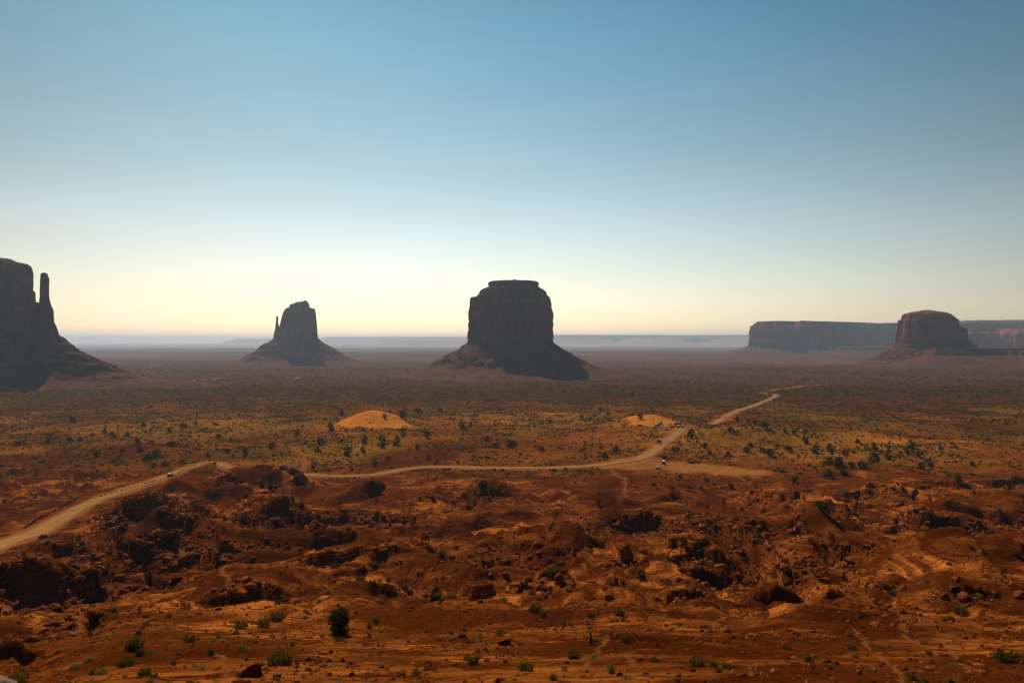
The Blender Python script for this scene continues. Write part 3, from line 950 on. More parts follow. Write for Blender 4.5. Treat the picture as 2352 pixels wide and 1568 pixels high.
part(b5, "rock_shelf", mesa_vf(plan_px([(1880, 5900), (1930, 5700), (1980, 5650), (2060, 5700), (2130, 5800), (2200, 6300), (2060, 6700), (1930, 6600)]),
                               [(-130, 300), (-112, 200), (-96, 110), (-78, 50), (-70, 16), (-58, 8), (-50, 0), (-46, -30)], 300, 30, 18, 87, 110, 3), M_talus)

b6 = empty("low_mesa", (at(2280, 784, 6300).x, 6300, -113))
tag(b6, "low rounded mesa just right of the domed butte, pale crest", "mesa")
part(b6, "cliff", mesa_vf(plan_px([(2190, 5900), (2230, 5700), (2290, 5780), (2350, 5650), (2450, 5700), (2560, 6000), (2500, 6500), (2250, 6450)]),
                          [(-130, 160), (-112, 90), (-60, 40), (-30, 20), (30, 10), (62, 0), (78, -22), (84, -60), (98, -85), (104, -140)], 460, 44, 24, 91, 100, 7, (130, 50)), M_redcliff)

b7 = empty("far_mesa", (at(2300, 784, 8600).x, 8600, -116))
tag(b7, "far pale blue mesa on the horizon at the right edge", "mesa")
part(b7, "cliff", mesa_vf(plan_px([(2180, 8700), (2250, 8300), (2300, 8400), (2400, 8200), (2700, 8300), (2720, 9600), (2300, 9900), (2170, 9300)]),
                          [(-135, 700), (-112, 550), (30, 220), (110, 70), (210, 16), (245, 0), (262, -50)], 320, 30, 45, 95, 240, 5), M_cliff)

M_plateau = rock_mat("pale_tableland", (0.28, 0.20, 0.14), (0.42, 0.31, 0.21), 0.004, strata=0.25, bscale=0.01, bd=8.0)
# tablelands along the horizon
for i, (plan, top, fl, kk) in enumerate([
        ([(1270, 23500), (1400, 23000), (1560, 23900), (1720, 23200), (1900, 24000), (2050, 25000), (2000, 28000), (1300, 28000)], 222, 130, 11),
        ([(1240, 21500), (1330, 21000), (1420, 21800), (1480, 21200), (1600, 22000), (1700, 21400), (1800, 23000), (1500, 24000), (1260, 23500)], 118, 130, 16),
        ([(745, 30500), (840, 29500), (930, 30000), (1060, 29200), (1200, 30000), (1230, 34000), (800, 35000)], 196, 170, 16),
        ([(535, 26500), (570, 26000), (640, 26200), (700, 27000), (760, 28500), (600, 29000), (540, 28000)], 92, 120, 18),
        ([(900, 18500), (980, 18000), (1080, 18300), (1160, 19000), (1100, 20500), (940, 20000)], 38, 90, 12)]):
    o = link("plateau", mesh("plateau", *mesa_vf(plan_px(plan), [(-135, 1200), (-110, 800), (-30, 420), (top * 0.45, 160), (top * 0.8, 20), (top * 0.96, 0), (top, -60)], 240, 24, fl, 110 + i, 700, kk), M_plateau, True))
    tag(o, kind="structure")
# ------------------------------------------------------------------ the viewing ledge under the camera
gx, gy = np.meshgrid(np.linspace(-60, 60, 90), np.concatenate([np.linspace(-40, 1, 24), np.linspace(1.6, 9, 14)]))
gz = -1.85 + 0.10 * fbm(gx, gy, 3, 3, 401) - 0.0 * gx
gz = gz - sst(1.2, 7.0, gy + 0.5 * fbm(gx, gy, 4, 2, 402)) * 21 - 0.42 * np.maximum(gy - 0.2, 0)
q = np.arange(gx.size).reshape(gx.shape)
M_rock = rock_mat("red_rock", (0.075, 0.017, 0.004), (0.250, 0.070, 0.016), 3.0, bscale=2.5, bd=0.12, oi=0.3)
M_dark = rock_mat("dark_rock", (0.040, 0.010, 0.004), (0.090, 0.026, 0.009), 3.0, bscale=2.5, bd=0.12, oi=0.3)
M_grey = rock_mat("grey_rock", (0.11, 0.09, 0.075), (0.19, 0.15, 0.12), 4.0, bscale=3.0, bd=0.08)
M_tan = rock_mat("tan_rock", (0.20, 0.13, 0.08), (0.28, 0.19, 0.12), 4.0, bscale=3.0, bd=0.05)
tag(link("overlook_ledge", mesh("overlook_ledge", np.stack([gx, gy, gz], -1).reshape(-1, 3), np.stack([q[:-1, :-1], q[:-1, 1:], q[1:, 1:], q[1:, :-1]], -1).reshape(-1, 4), M_rock, True)), kind="structure")

# ------------------------------------------------------------------ road
def road_mat():
    m, nt, b = new_mat("dirt_road", 1.0, 0.0)
    geo = N(nt, "ShaderNodeNewGeometry")
    P = geo.outputs["Position"]
    a = N(nt, "ShaderNodeAttribute", attribute_name="across")
    n = noise(nt, P, 0.12, 6, 0.6, 0.3, 0.7, 0.6)
    c = mixc(nt, n, (0.32, 0.135, 0.036), (0.245, 0.142, 0.068))
    n2 = noise(nt, P, 1.4, 4, 0.6, 0.35, 0.7)
    c = mixc(nt, math_(nt, 'MULTIPLY', n2, 0.4), c, (0.17, 0.070, 0.022))
    tr = math_(nt, 'ABSOLUTE', math_(nt, 'SUBTRACT', math_(nt, 'ABSOLUTE', a.outputs["Fac"]), 0.38))
    mr = N(nt, "ShaderNodeMapRange")
    mr.inputs[1].default_value, mr.inputs[2].default_value = 0.16, 0.04
    nt.links.new(tr, mr.inputs[0])
    c = mixc(nt, math_(nt, 'MULTIPLY', mr.outputs[0], math_(nt, 'MULTIPLY', n, 0.6)), c, (0.40, 0.215, 0.085))
    # soft red shoulders where the soil has spilled in, and blotches of dried mud
    er = N(nt, "ShaderNodeMapRange")
    er.inputs[1].default_value, er.inputs[2].default_value = 0.55, 1.0
    nt.links.new(math_(nt, 'ADD', math_(nt, 'ABSOLUTE', a.outputs["Fac"]), math_(nt, 'MULTIPLY', math_(nt, 'SUBTRACT', n2, 0.5), 0.5)), er.inputs[0])
    c = mixc(nt, math_(nt, 'MULTIPLY', er.outputs[0], 0.8), c, (0.185, 0.060, 0.014))
    bl = noise(nt, vscale(nt, P, (1.0, 0.45, 1.0)), 0.10, 5, 0.6, 0.52, 0.66)
    c = mixc(nt, math_(nt, 'MULTIPLY', bl, 0.55), c, (0.16, 0.085, 0.036))
    nt.links.new(c, b.inputs["Base Color"])
    bump(nt, b, noise(nt, P, 1.5, 5, 0.6), 0.6, 0.15)
    return m


M_road = road_mat()


def road_strip(line, width, step, lift):
    P = np.array([tuple(p) for p in line])
    s = np.concatenate([[0], np.cumsum(np.hypot(*(np.diff(P[:, :2], axis=0).T)))])
    t = np.arange(0, s[-1], step)
    C = np.stack([np.interp(t, s, P[:, k]) for k in range(3)], -1)
    d = np.gradient(C[:, :2], axis=0)
    d /= np.linalg.norm(d, axis=1)[:, None] + 1e-9
    nr = np.stack([d[:, 1], -d[:, 0]], -1)
    ac = np.array([-1.06, -1, -0.6, -0.2, 0.2, 0.6, 1, 1.06])
    hw = width(C)
    wob_l = 1 + 0.30 * pn(t / 22, t * 0 + 1.3, 501) + 0.12 * pn(t / 3, t * 0 + 4.3, 502)
    wob_r = 1 + 0.30 * pn(t / 22, t * 0 + 7.3, 503) + 0.12 * pn(t / 3, t * 0 + 9.3, 504)
    V, A = [], []
    for k, a in enumerate(ac):
        w = hw * (wob_r if a > 0 else wob_l) * a
        x, y = C[:, 0] + nr[:, 0] * w, C[:, 1] + nr[:, 1] * w
        z = ground(x, y) + (lift if abs(a) <= 1 else -0.3)
        V.append(np.stack([x, y, z], -1))
        A.append(np.full(len(x), a))
    V = np.stack(V, 1)
    n, k = V.shape[:2]
    q = np.arange(n * k).reshape(n, k)
    F = np.stack([q[:-1, :-1], q[:-1, 1:], q[1:, 1:], q[1:, :-1]], -1).reshape(-1, 4)
    me = mesh("dirt_road", V.reshape(-1, 3), F[:, ::-1] if False else F, M_road, True)
    at_ = me.attributes.new("across", 'FLOAT', 'POINT')
    at_.data.foreach_set("value", np.stack(A, 1).astype(np.float32).ravel())
    return me


tag(link("dirt_road", road_strip(road_line, lambda C: np.interp(C[:, 1], [180, 300, 420, 470, 520, 590, 690], [6.0, 5.2, 4.1, 3.3, 4.9, 5.0, 4.8]), 1.5, 0.14)), kind="structure")
tag(link("dirt_road", road_strip(road_far, lambda C: np.interp(C[:, 1], [690, 900, 1800], [4.8, 5.0, 5.5]), 4.0, 0.22)), kind="structure")

# ------------------------------------------------------------------ prototypes
proto = bpy.data.collections.new("prototypes")       # never linked to the scene: only sources for the loose cover


def rock_shape(seed, cuts=9, sub=2, flat=1.0, long=1.0, rough=0.05):
    r = random.Random(seed)
    bm = bmesh.new()
    bmesh.ops.create_icosphere(bm, subdivisions=sub, radius=1.0)
    pl = []
    for _ in range(cuts):
        n = Vector((r.gauss(0, 1), r.gauss(0, 1), r.gauss(0, 0.8))).normalized()
        pl.append((n, r.uniform(0.45, 0.85)))
    for v in bm.verts:
        p = v.co
        for n, d in pl:
            e = p.dot(n) - d
            if e > 0:
                p = p - n * e
        p = p * (1 + r.uniform(-rough, rough))
        v.co = Vector((p.x * long, p.y, max(p.z, -0.34) * flat))
    zmin = min(v.co.z for v in bm.verts)
    for v in bm.verts:
        v.co.z -= zmin + 0.18 * flat
    V = np.array([v.co[:] for v in bm.verts])
    Fr = np.array([[v.index for v in f.verts] for f in bm.faces])
    bm.free()
    return V, Fr


ROCKS = {}
for nm, fl, lg, cu in (("rounded", 0.82, 1.1, 6), ("angular", 0.9, 1.15, 11), ("flat", 0.38, 1.35, 10)):
    for k in range(4):
        V, F = rock_shape(100 + k * 7 + len(nm), cu, 2 if nm != "rounded" else 3, fl, lg)
        for mn, mm in (("red", M_rock), ("dark", M_dark)):
            ROCKS[(nm, mn, k)] = mesh("boulder", V, F, mm, nm == "rounded")
small_rocks = []
for k in range(6):
    V, F = rock_shape(900 + k, 8, 1, R.uniform(0.5, 0.9), R.uniform(1, 1.3))
    small_rocks.append(link("loose_stone", mesh("loose_stone", V, F, M_rock if k % 3 else M_dark, False), col=proto))


def leaf_mat(name, c1, c2, trans=0.35):
    m = bpy.data.materials.new(name)
    m.use_nodes = True
    nt = m.node_tree
    nt.nodes.clear()
    o = N(nt, "ShaderNodeOutputMaterial")
    inf = N(nt, "ShaderNodeObjectInfo")
    geo = N(nt, "ShaderNodeNewGeometry")
    f = noise(nt, geo.outputs["Position"], 1.3, 3, 0.6, 0.3, 0.7)
    f2 = math_(nt, 'ADD', math_(nt, 'MULTIPLY', f, 0.55), math_(nt, 'MULTIPLY', inf.outputs["Random"], 0.55), True)
    c = mixc(nt, f2, c1, c2)
    d = N(nt, "ShaderNodeBsdfDiffuse")
    t = N(nt, "ShaderNodeBsdfTranslucent")
    mx = N(nt, "ShaderNodeMixShader")
    mx.inputs[0].default_value = trans
    nt.links.new(c, d.inputs[0])
    nt.links.new(c, t.inputs[0])
    nt.links.new(d.outputs[0], mx.inputs[1])
    nt.links.new(t.outputs[0], mx.inputs[2])
    nt.links.new(mx.outputs[0], o.inputs[0])
    return m


M_jun = leaf_mat("juniper_leaves", (0.022, 0.023, 0.006), (0.062, 0.056, 0.011), 0.4)
M_sage = leaf_mat("sage_leaves", (0.120, 0.088, 0.014), (0.235, 0.160, 0.026), 0.5)
M_dusk = leaf_mat("dark_shrub_leaves", (0.055, 0.044, 0.007), (0.140, 0.100, 0.013), 0.3)
M_dry = leaf_mat("dry_stems", (0.080, 0.045, 0.020), (0.120, 0.075, 0.032), 0.2)
M_grass = leaf_mat("dry_grass_blades", (0.15, 0.125, 0.026), (0.24, 0.185, 0.045), 0.5)
M_bark = flat_mat("bark", (0.060, 0.038, 0.024), 0.95, 0.05, 0.3, 12)
M_deadwood = flat_mat("dead_wood", (0.070, 0.036, 0.022), 0.95, 0.05, 0.35, 9)


def tris(C, size, rg, up=0.0, aspect=1.6):
    n = len(C)
    a = rg.normal(size=(n, 3))
    a[:, 2] += up
    a /= np.linalg.norm(a, axis=1)[:, None]
    b = np.cross(a, rg.normal(size=(n, 3)))
    b /= np.linalg.norm(b, axis=1)[:, None] + 1e-9
    s = size * rg.uniform(0.6, 1.4, (n, 1))
    V = np.stack([C - b * s * 0.5, C + b * s * 0.5, C + a * s * aspect], 1).reshape(-1, 3)
    return V, np.arange(3 * n).reshape(-1, 3)


def clumps(rg, nc, per, rad, shape):
    """leaf positions in clumps spread through a crown"""
    C = []
    while len(C) < nc:
        p = rg.uniform(-1, 1, 3)
        if np.linalg.norm(p) < 1 and (np.linalg.norm(p) > 0.45 or rg.random() < 0.3):
            C.append(shape(p))
    C = np.array(C)
    out = np.repeat(C, per, 0) + rg.normal(size=(nc * per, 3)) * rad * 0.55 * np.repeat(rg.uniform(0.6, 1.3, (nc, 1)), per, 0)
    return out


def tube(path, radii, k=6):
    path = [Vector(p) for p in path]
    V, F = [], []
    for i, p in enumerate(path):
        d = (path[min(i + 1, len(path) - 1)] - path[max(i - 1, 0)]).normalized()
        x = d.orthogonal().normalized()
        y = d.cross(x)
        for j in range(k):
            a = 2 * math.pi * j / k
            V.append(p + (x * math.cos(a) + y * math.sin(a)) * radii[i])
    for i in range(len(path) - 1):
        for j in range(k):
            F.append((i * k + j, i * k + (j + 1) % k, (i + 1) * k + (j + 1) % k, (i + 1) * k + j))
    V.append(path[-1])
    for j in range(k):
        F.append(((len(path) - 1) * k + j, (len(path) - 1) * k + (j + 1) % k, len(V) - 1))
    return V, F


def join(parts_):
    V, F, o = [], [], 0
    for v, f in parts_:
        V += [tuple(p) for p in v]
        F += [tuple(i + o for i in t) for t in f]
        o = len(V)
    return V, F


def trunk_parts(rg, h=0.55, r=0.055, limbs=4):
    ps = []
    base = [(0, 0, -0.05), (0.02, 0.01, h * 0.35), (-0.02, 0.03, h * 0.7), (0.02, 0.0, h)]
    ps.append(tube(base, [r * 1.3, r, r * 0.75, r * 0.35]))
    for i in range(limbs):
        a = i * 2 * math.pi / limbs + rg.uniform(-.5, .5)
        z = h * rg.uniform(0.25, 0.6)
        ps.append(tube([(0, 0, z), (math.cos(a) * 0.14, math.sin(a) * 0.14, z + 0.10), (math.cos(a) * 0.28, math.sin(a) * 0.28, z + 0.27)], [r * 0.6, r * 0.4, r * 0.12], 5))
    return join(ps)


def juniper_meshes(seed, nc, per, rad, leaf, wide, tall, low=0.0):
    rg = np.random.default_rng(seed)
    C = clumps(rg, nc, per, rad, lambda p: np.array([p[0] * wide * (1 - 0.25 * p[2]), p[1] * wide * (1 - 0.25 * p[2]), low + tall * (0.5 + 0.5 * p[2])]))
    V, F = tris(C, leaf, rg, 0.5)
    return mesh("crown", V, F, M_jun, False), mesh("trunk", *trunk_parts(random.Random(seed), tall * 0.6), M_bark, True)


JUN = [juniper_meshes(20 + k, 26, 22, 0.16, 0.085, (0.48, 0.56, 0.42, 0.62, 0.5)[k], 0.92, 0.06) for k in range(5)]
JUN_HERO = juniper_meshes(40, 74, 40, 0.085, 0.042, 0.33, 0.95, 0.05)


def shrub_meshes(kind, seed, n, bl):
    rg = np.random.default_rng(seed)
    if kind == 'dome':
        p = rg.normal(size=(n, 3))
        p /= np.linalg.norm(p, axis=1)[:, None]
        p[:, 2] = np.abs(p[:, 2])
        C = p * rg.uniform(0.45, 1, (n, 1)) * np.array([1, 1, 0.75])
        V, F = tris(C, bl, rg, 0.9, 2.2)
        mat = M_sage
    elif kind == 'twig':
        a = rg.uniform(0, 2 * math.pi, n)
        e = rg.uniform(0.25, 1.45, n)
        L = rg.uniform(0.6, 1.25, n)
        d = np.stack([np.cos(a) * np.cos(e), np.sin(a) * np.cos(e), np.sin(e)], -1)
        s = np.stack([-np.sin(a), np.cos(a), a * 0], -1)
        b0 = rg.normal(size=(n, 3)) * 0.12 * np.array([1, 1, 0.2])
        V = np.stack([b0 - s * bl * 0.5, b0 + s * bl * 0.5, b0 + d * L[:, None]], 1).reshape(-1, 3)
        F = np.arange(3 * n).reshape(-1, 3)
        C2 = b0 + d * (L * rg.uniform(0.55, 1, n))[:, None]
        V2, F2 = tris(C2, bl * 1.8, rg, 0.6)
        V, F = np.concatenate([V, V2]), np.concatenate([F, F2 + len(V)])
        mat = M_dusk
    elif kind == 'leafy':
        C = clumps(rg, max(6, n // 22), 22, 0.36, lambda p: np.array([p[0] * 0.95, p[1] * 0.95, 0.42 + p[2] * 0.42]))
        V, F = tris(C, bl * 1.3, rg, 0.5)
        mat = M_dusk
    else:
        a = rg.uniform(0, 2 * math.pi, n)
        e = rg.uniform(0.5, 1.5, n)
        L = rg.uniform(0.4, 0.85, n)
        d = np.stack([np.cos(a) * np.cos(e), np.sin(a) * np.cos(e), np.sin(e)], -1)
        s = np.stack([-np.sin(a), np.cos(a), a * 0], -1)
        b0 = rg.normal(size=(n, 3)) * 0.55 * np.array([1, 1, 0.05])
        V = np.stack([b0 - s * bl * 0.4, b0 + s * bl * 0.4, b0 + d * L[:, None]], 1).reshape(-1, 3)
        F = np.arange(3 * n).reshape(-1, 3)
        mat = M_grass
    ps = []
    r_ = random.Random(seed)
    for i in range(7):
        an = r_.uniform(0, 6.28)
        ps.append(tube([(0, 0, -0.05), (math.cos(an) * 0.2, math.sin(an) * 0.2, 0.25), (math.cos(an) * 0.5, math.sin(an) * 0.5, r_.uniform(0.4, 0.7))], [0.05, 0.035, 0.012], 4))
    return mesh("foliage", V, F, mat, False), mesh("stem", *join(ps), M_dry, False)


SHR = {k: [shrub_meshes(k, 60 + i + 10 * j, n, bl) for i in range(3)] for j, (k, n, bl) in enumerate((('dome', 620, 0.10), ('twig', 170, 0.07), ('leafy', 560, 0.12), ('grass', 260, 0.05)))}
light_shrubs = []
for i, (k, n, bl) in enumerate((('dome', 46, 0.34), ('dome', 40, 0.36), ('leafy', 66, 0.26), ('leafy', 66, 0.28), ('twig', 26, 0.22), ('twig', 24, 0.24))):
    light_shrubs.append(link("small_shrub", shrub_meshes(k, 160 + i, n, bl)[0], col=proto))
for i in range(2):
    light_shrubs.append(link("small_juniper", JUN[i][0], col=proto))
light_grass = [link("small_tuft", shrub_meshes('grass', 190 + i, 30, 0.10)[0], col=proto) for i in range(2)]

# source collections for the loose cover (one per kind)
def src_col(name, obs):
    c = bpy.data.collections.new(name)
    for o in obs:
        c.objects.link(o)
    return c


COL_SHRUB = src_col("cover_shrubs", light_shrubs)
COL_TUFT = src_col("cover_tufts", light_grass)
COL_STONE = src_col("cover_stones", small_rocks)


def scatter(name, P, rot, scl, pick, col, parent=None):
    me = bpy.data.meshes.new(name)
    off = np.array(parent.location) if parent else np.zeros(3)
    me.vertices.add(len(P))
    me.vertices.foreach_set("co", (P - off).astype(np.float32).ravel())
    for an, ty, dat in (("rot", 'FLOAT_VECTOR', rot), ("scl", 'FLOAT_VECTOR', scl)):
        a = me.attributes.new(an, ty, 'POINT')
        a.data.foreach_set("vector", dat.astype(np.float32).ravel())
    a = me.attributes.new("pick", 'INT', 'POINT')
    a.data.foreach_set("value", pick.astype(np.int32))
    o = link(name, me, parent)
    ng = bpy.data.node_groups.new(name, 'GeometryNodeTree')
    ng.interface.new_socket("Geometry", in_out='INPUT', socket_type='NodeSocketGeometry')
    ng.interface.new_socket("Geometry", in_out='OUTPUT', socket_type='NodeSocketGeometry')
    gi, go = ng.nodes.new("NodeGroupInput"), ng.nodes.new("NodeGroupOutput")
    ip = ng.nodes.new("GeometryNodeInstanceOnPoints")
    ci = ng.nodes.new("GeometryNodeCollectionInfo")
    ci.inputs["Collection"].default_value = col
    ci.inputs["Separate Children"].default_value = True
    ci.inputs["Reset Children"].default_value = True
    ip.inputs["Pick Instance"].default_value = True
    outs = []
    for an, dt in (("rot", 'FLOAT_VECTOR'), ("scl", 'FLOAT_VECTOR'), ("pick", 'INT')):
        na = ng.nodes.new("GeometryNodeInputNamedAttribute")
        na.data_type = dt
        na.inputs["Name"].default_value = an
        outs.append(na.outputs["Attribute"])
    L = ng.links
    L.new(gi.outputs[0], ip.inputs["Points"])
    L.new(ci.outputs[0], ip.inputs["Instance"])
    L.new(outs[0], ip.inputs["Rotation"])
    L.new(outs[1], ip.inputs["Scale"])
    L.new(outs[2], ip.inputs["Instance Index"])
    L.new(ip.outputs[0], go.inputs[0])
    o.modifiers.new("cover", 'NODES').node_group = ng
    tag(o, kind="stuff")
    return o


def samp(A, x, y):
    return ground(x, y, A)


def field(n, y0, y1, um=0.95):
    """places spread evenly over the ground between two distances"""
    y = np.sqrt(NR.uniform(y0 * y0, y1 * y1, n))
    u = NR.uniform(-um, um, n)
    return u * y, y


def to_px(x, y, z):
    return CX + x / y * K, CY - z / y * K


ITEMS = []          # everything that still needs a label of its own: (object, kind, look, px, py)

# ------------------------------------------------------------------ shrubs
def c2(ox, oy, pts, s=0.25):
    """marks from an enlarged quarter of the photo (2500-wide pixels, 3.763 x)"""
    return [((ox + a / 3.7632) * 0.9408, (oy + (b + 0.38 * c) / 3.7632) * 0.9408, c / 3.7632 * 0.9408) + tuple(r) for a, b, c, *r in pts]


SHRUBS = c2(0, 1267, [(860, 540, 60), (1515, 650, 70), (845, 780, 45), (1040, 805, 60), (940, 905, 50), (1340, 950, 50), (1415, 905, 55), (840, 1060, 55), (945, 1100, 60), (385, 1090, 50),
                      (290, 1135, 40), (1225, 1140, 150, 'leafy'), (1745, 1090, 80), (1960, 1100, 55), (2205, 955, 100, 'leafy'), (2170, 1030, 70), (2180, 1110, 60), (2225, 1165, 120, 'dome'),
                      (1285, 1220, 80), (1375, 1210, 70), (1160, 1300, 130, 'leafy'), (820, 1275, 70), (685, 1335, 90), (925, 1380, 110, 'dome'), (845, 1405, 50), (1595, 1310, 70), (1330, 1395, 100),
                      (1410, 1430, 60), (1375, 1470, 70), (170, 1445, 130, 'leafy'), (1800, 1330, 80, 'grass'), (1860, 1350, 60, 'grass'), (1940, 1210, 90), (1745, 310, 40), (935, 405, 45), (605, 435, 45), (1100, 500, 50), (600, 800, 60)])
SHRUBS += c2(625, 1267, [(755, 310, 45), (960, 530, 75), (740, 615, 55), (580, 735, 55), (1075, 575, 55), (1135, 560, 40), (1360, 620, 60), (1655, 675, 70), (1800, 680, 70), (1100, 910, 70, 'twig'),
                         (1040, 970, 60, 'twig'), (1040, 1065, 45, 'twig'), (995, 1080, 25), (610, 1065, 50, 'twig'), (335, 1135, 70, 'twig'), (530, 1255, 50, 'grass'), (1340, 1420, 70, 'leafy'),
                         (1475, 1410, 65, 'leafy'), (215, 1270, 170, 'leafy'), (280, 1300, 100, 'dome'), (2060, 1090, 90, 'grass'), (2120, 1120, 80, 'grass'), (2010, 1080, 60, 'grass'), (2120, 1200, 55, 'twig'),
                         (1985, 1290, 100, 'leafy'), (190, 890, 100, 'leafy'), (70, 945, 100, 'leafy'), (1095, 415, 60), (450, 885, 45), (205, 750, 55), (240, 695, 50), (2240, 1030, 90, 'twig'), (1700, 310, 60, 'leafy')])
SHRUBS += c2(1250, 1267, [(375, 465, 95, 'leafy'), (1185, 490, 70), (1430, 580, 55), (1015, 570, 60), (215, 810, 100, 'leafy'), (290, 860, 70), (320, 830, 55), (725, 870, 80, 'leafy'), (980, 845, 90, 'leafy'),
                          (925, 920, 60), (480, 935, 80, 'twig'), (570, 1235, 95, 'leafy'), (755, 1245, 80, 'grass'), (950, 1190, 50), (1040, 1100, 90), (810, 1090, 50, 'grass'), (900, 1335, 75), (920, 1380, 95),
                          (1050, 1430, 90, 'grass'), (1315, 1280, 65), (655, 1435, 60), (380, 1440, 100), (1705, 1290, 130, 'leafy'), (1850, 1310, 110, 'twig'), (1970, 1340, 80, 'leafy'), (1900, 1380, 70),
                          (2050, 1345, 45), (1860, 1455, 60), (2155, 1415, 55), (1950, 830, 65), (1505, 1130, 50), (2130, 1155, 45), (1545, 965, 45), (355, 350, 40), (345, 70, 50)])
SHRUBS += c2(1875, 1267, [(750, 1035, 80, 'dome'), (1435, 1110, 80, 'dome'), (1190, 925, 45), (1240, 930, 45), (955, 935, 45), (175, 1165, 65), (540, 1205, 75, 'dome'), (370, 1270, 95), (580, 1355, 70),
                          (975, 1350, 65, 'grass'), (1900, 1040, 55, 'dome'), (880, 860, 70), (1465, 555, 65), (1930, 685, 70, 'dome'), (1775, 830, 100, 'leafy'), (1790, 865, 60), (1675, 905, 55), (1370, 1235, 55, 'dome'),
                          (1480, 1225, 50), (1510, 1300, 65), (1700, 1330, 90), (2200, 1245, 190, 'leafy'), (1330, 1430, 130, 'twig'), (1440, 1470, 70, 'twig'), (1680, 1455, 90, 'grass'), (1780, 1440, 80, 'grass'),
                          (2000, 1365, 70), (2350, 1350, 60), (415, 1350, 45), (1000, 1190, 55), (770, 1170, 60), (800, 1245, 60), (1110, 345, 50), (1860, 245, 45), (2285, 310, 60, 'leafy')])
LOOK = {'dome': "pale green dome shrub", 'twig': "dark twiggy shrub", 'leafy': "dark green leafy shrub", 'grass': "yellow grass tuft"}
n_shrub = 0


def place_shrub(x, y, z, rad, kind, px, py):
    global n_shrub
    k = R.randrange(3)
    f, s = SHR[kind][k]
    rz = R.uniform(0, 6.28)
    rt = empty("shrub" if kind != 'grass' else "grass_tuft", (x, y, z), rz, rad)
    rt.scale = (rad * R.uniform(0.9, 1.1), rad * R.uniform(0.9, 1.1), rad * R.uniform(0.85, 1.2))
    link("foliage", f, rt)
    link("stem", s, rt)
    tag(rt, cat="shrub" if kind != 'grass' else "grass tuft", group="shrubs dotted over the slopes" if kind != 'grass' else "grass tufts on the slopes")
    ITEMS.append((rt, "shrub" if kind != 'grass' else "tuft", LOOK[kind], px, py))
    n_shrub += 1


taken = []
for px, py, s, *kd in SHRUBS:
    p = hit(px, min(py, 1590))
    if p.y > 900:
        continue
    rad = max(0.18, s / K * p.y * 0.6)
    kd = kd[0] if kd else R.choice(['dome', 'dome', 'leafy', 'twig', 'leafy'])
    place_shrub(p.x, p.y, p.z - 0.03 * rad, rad, kd, px, py)
    taken.append((p.x, p.y, rad))

# the rest of the scrub, thick in the valley, thin on the slopes
x, y = field(520000, 50, 1600)
dens = np.where(y < 430, 0.012 + 0.05 * sst(-0.1, 0.5, fbm(x, y, 40, 3, 601)) * sst(120, 300, y), 0.10 + 0.60 * sst(-0.35, 0.35, fbm(x, y, 60, 4, 602)) * (0.25 + 0.75 * sst(-0.3, 0.3, fbm(x, y, 17, 2, 603))))
dens = dens * (1 - 0.6 * sst(1300, 1600, y)) * (1 - 0.94 * sst(0.2, 0.6, samp(sand, x, y))) * (1 - sst(0.15, 0.45, samp(bare, x, y)))
rd = np.minimum(samp(road_d.clip(0, 99), x, y), samp(far_d.clip(0, 99), x, y))
keep = (NR.random(len(x)) < dens) & (rd > 6.5)
x, y = x[keep], y[keep]
z = ground(x, y)
rad = NR.lognormal(-0.45, 0.42, len(x)).clip(0.25, 2.0) * np.interp(y, [60, 300, 480, 900, 1500], [0.62, 0.7, 0.92, 1.05, 1.2])
px, py = to_px(x, y, z)
vis = seen(x, y, z, 0.4) & (px > 0) & (px < 2352) & (py < 1568)
siz = np.where(vis, 2 * rad / y * K, 0)
order = np.argsort(-siz)
solo = set()
for i in order:
    if n_shrub >= 298:
        break
    if any(abs(x[i] - a) < r + 0.4 and abs(y[i] - b) < r + 1.2 for a, b, r in taken):
        continue
    place_shrub(x[i], y[i], z[i] - 0.05, rad[i], R.choice(['dome', 'leafy', 'twig', 'leafy', 'dome']), px[i], py[i])
    solo.add(int(i))
m = np.ones(len(x), bool)
m[list(solo)] = False
n = int(m.sum())
pk = NR.integers(1, 8, n)
scatter("desert_scrub", np.stack([x[m], y[m], z[m] - 0.05], -1), np.stack([np.zeros(n), np.zeros(n), NR.uniform(0, 6.28, n)], -1),
        rad[m][:, None] * NR.uniform(0.8, 1.2, (n, 3)) * np.array([1.1, 1.1, 0.95]), pk, COL_SHRUB)
x, y = field(60000, 1300, 3600)
z = ground(x, y)
keep = NR.random(len(x)) < (0.25 + 0.75 * sst(-.2, .5, fbm(x, y, 300, 3, 611))) * (1 - 0.9 * sst(1700, 3300, y)) * sst(1250, 1500, y)
x, y, z = x[keep], y[keep], z[keep]
n = len(x)
scatter("distant_scrub", np.stack([x, y, z - 0.1], -1), np.stack([np.zeros(n), np.zeros(n), NR.uniform(0, 6.28, n)], -1), NR.uniform(1.0, 3.2, (n, 1)) * np.array([[1.2, 1.2, 0.9]]), NR.integers(0, 6, n), COL_SHRUB)
x, y = field(60000, 44, 330)
dens = 0.05 + 0.5 * sst(0.0, 0.6, fbm(x, y, 22, 3, 621))
keep = (NR.random(len(x)) < dens * 0.35) & (samp(bare, x, y) < 0.5)
x, y = x[keep], y[keep]
z = ground(x, y)
n = len(x)
scatter("dry_grass", np.stack([x, y, z - 0.02], -1), np.stack([np.zeros(n), np.zeros(n), NR.uniform(0, 6.28, n)], -1), NR.uniform(0.14, 0.42, (n, 1)) * np.ones((1, 3)), NR.integers(0, 2, n), COL_TUFT)

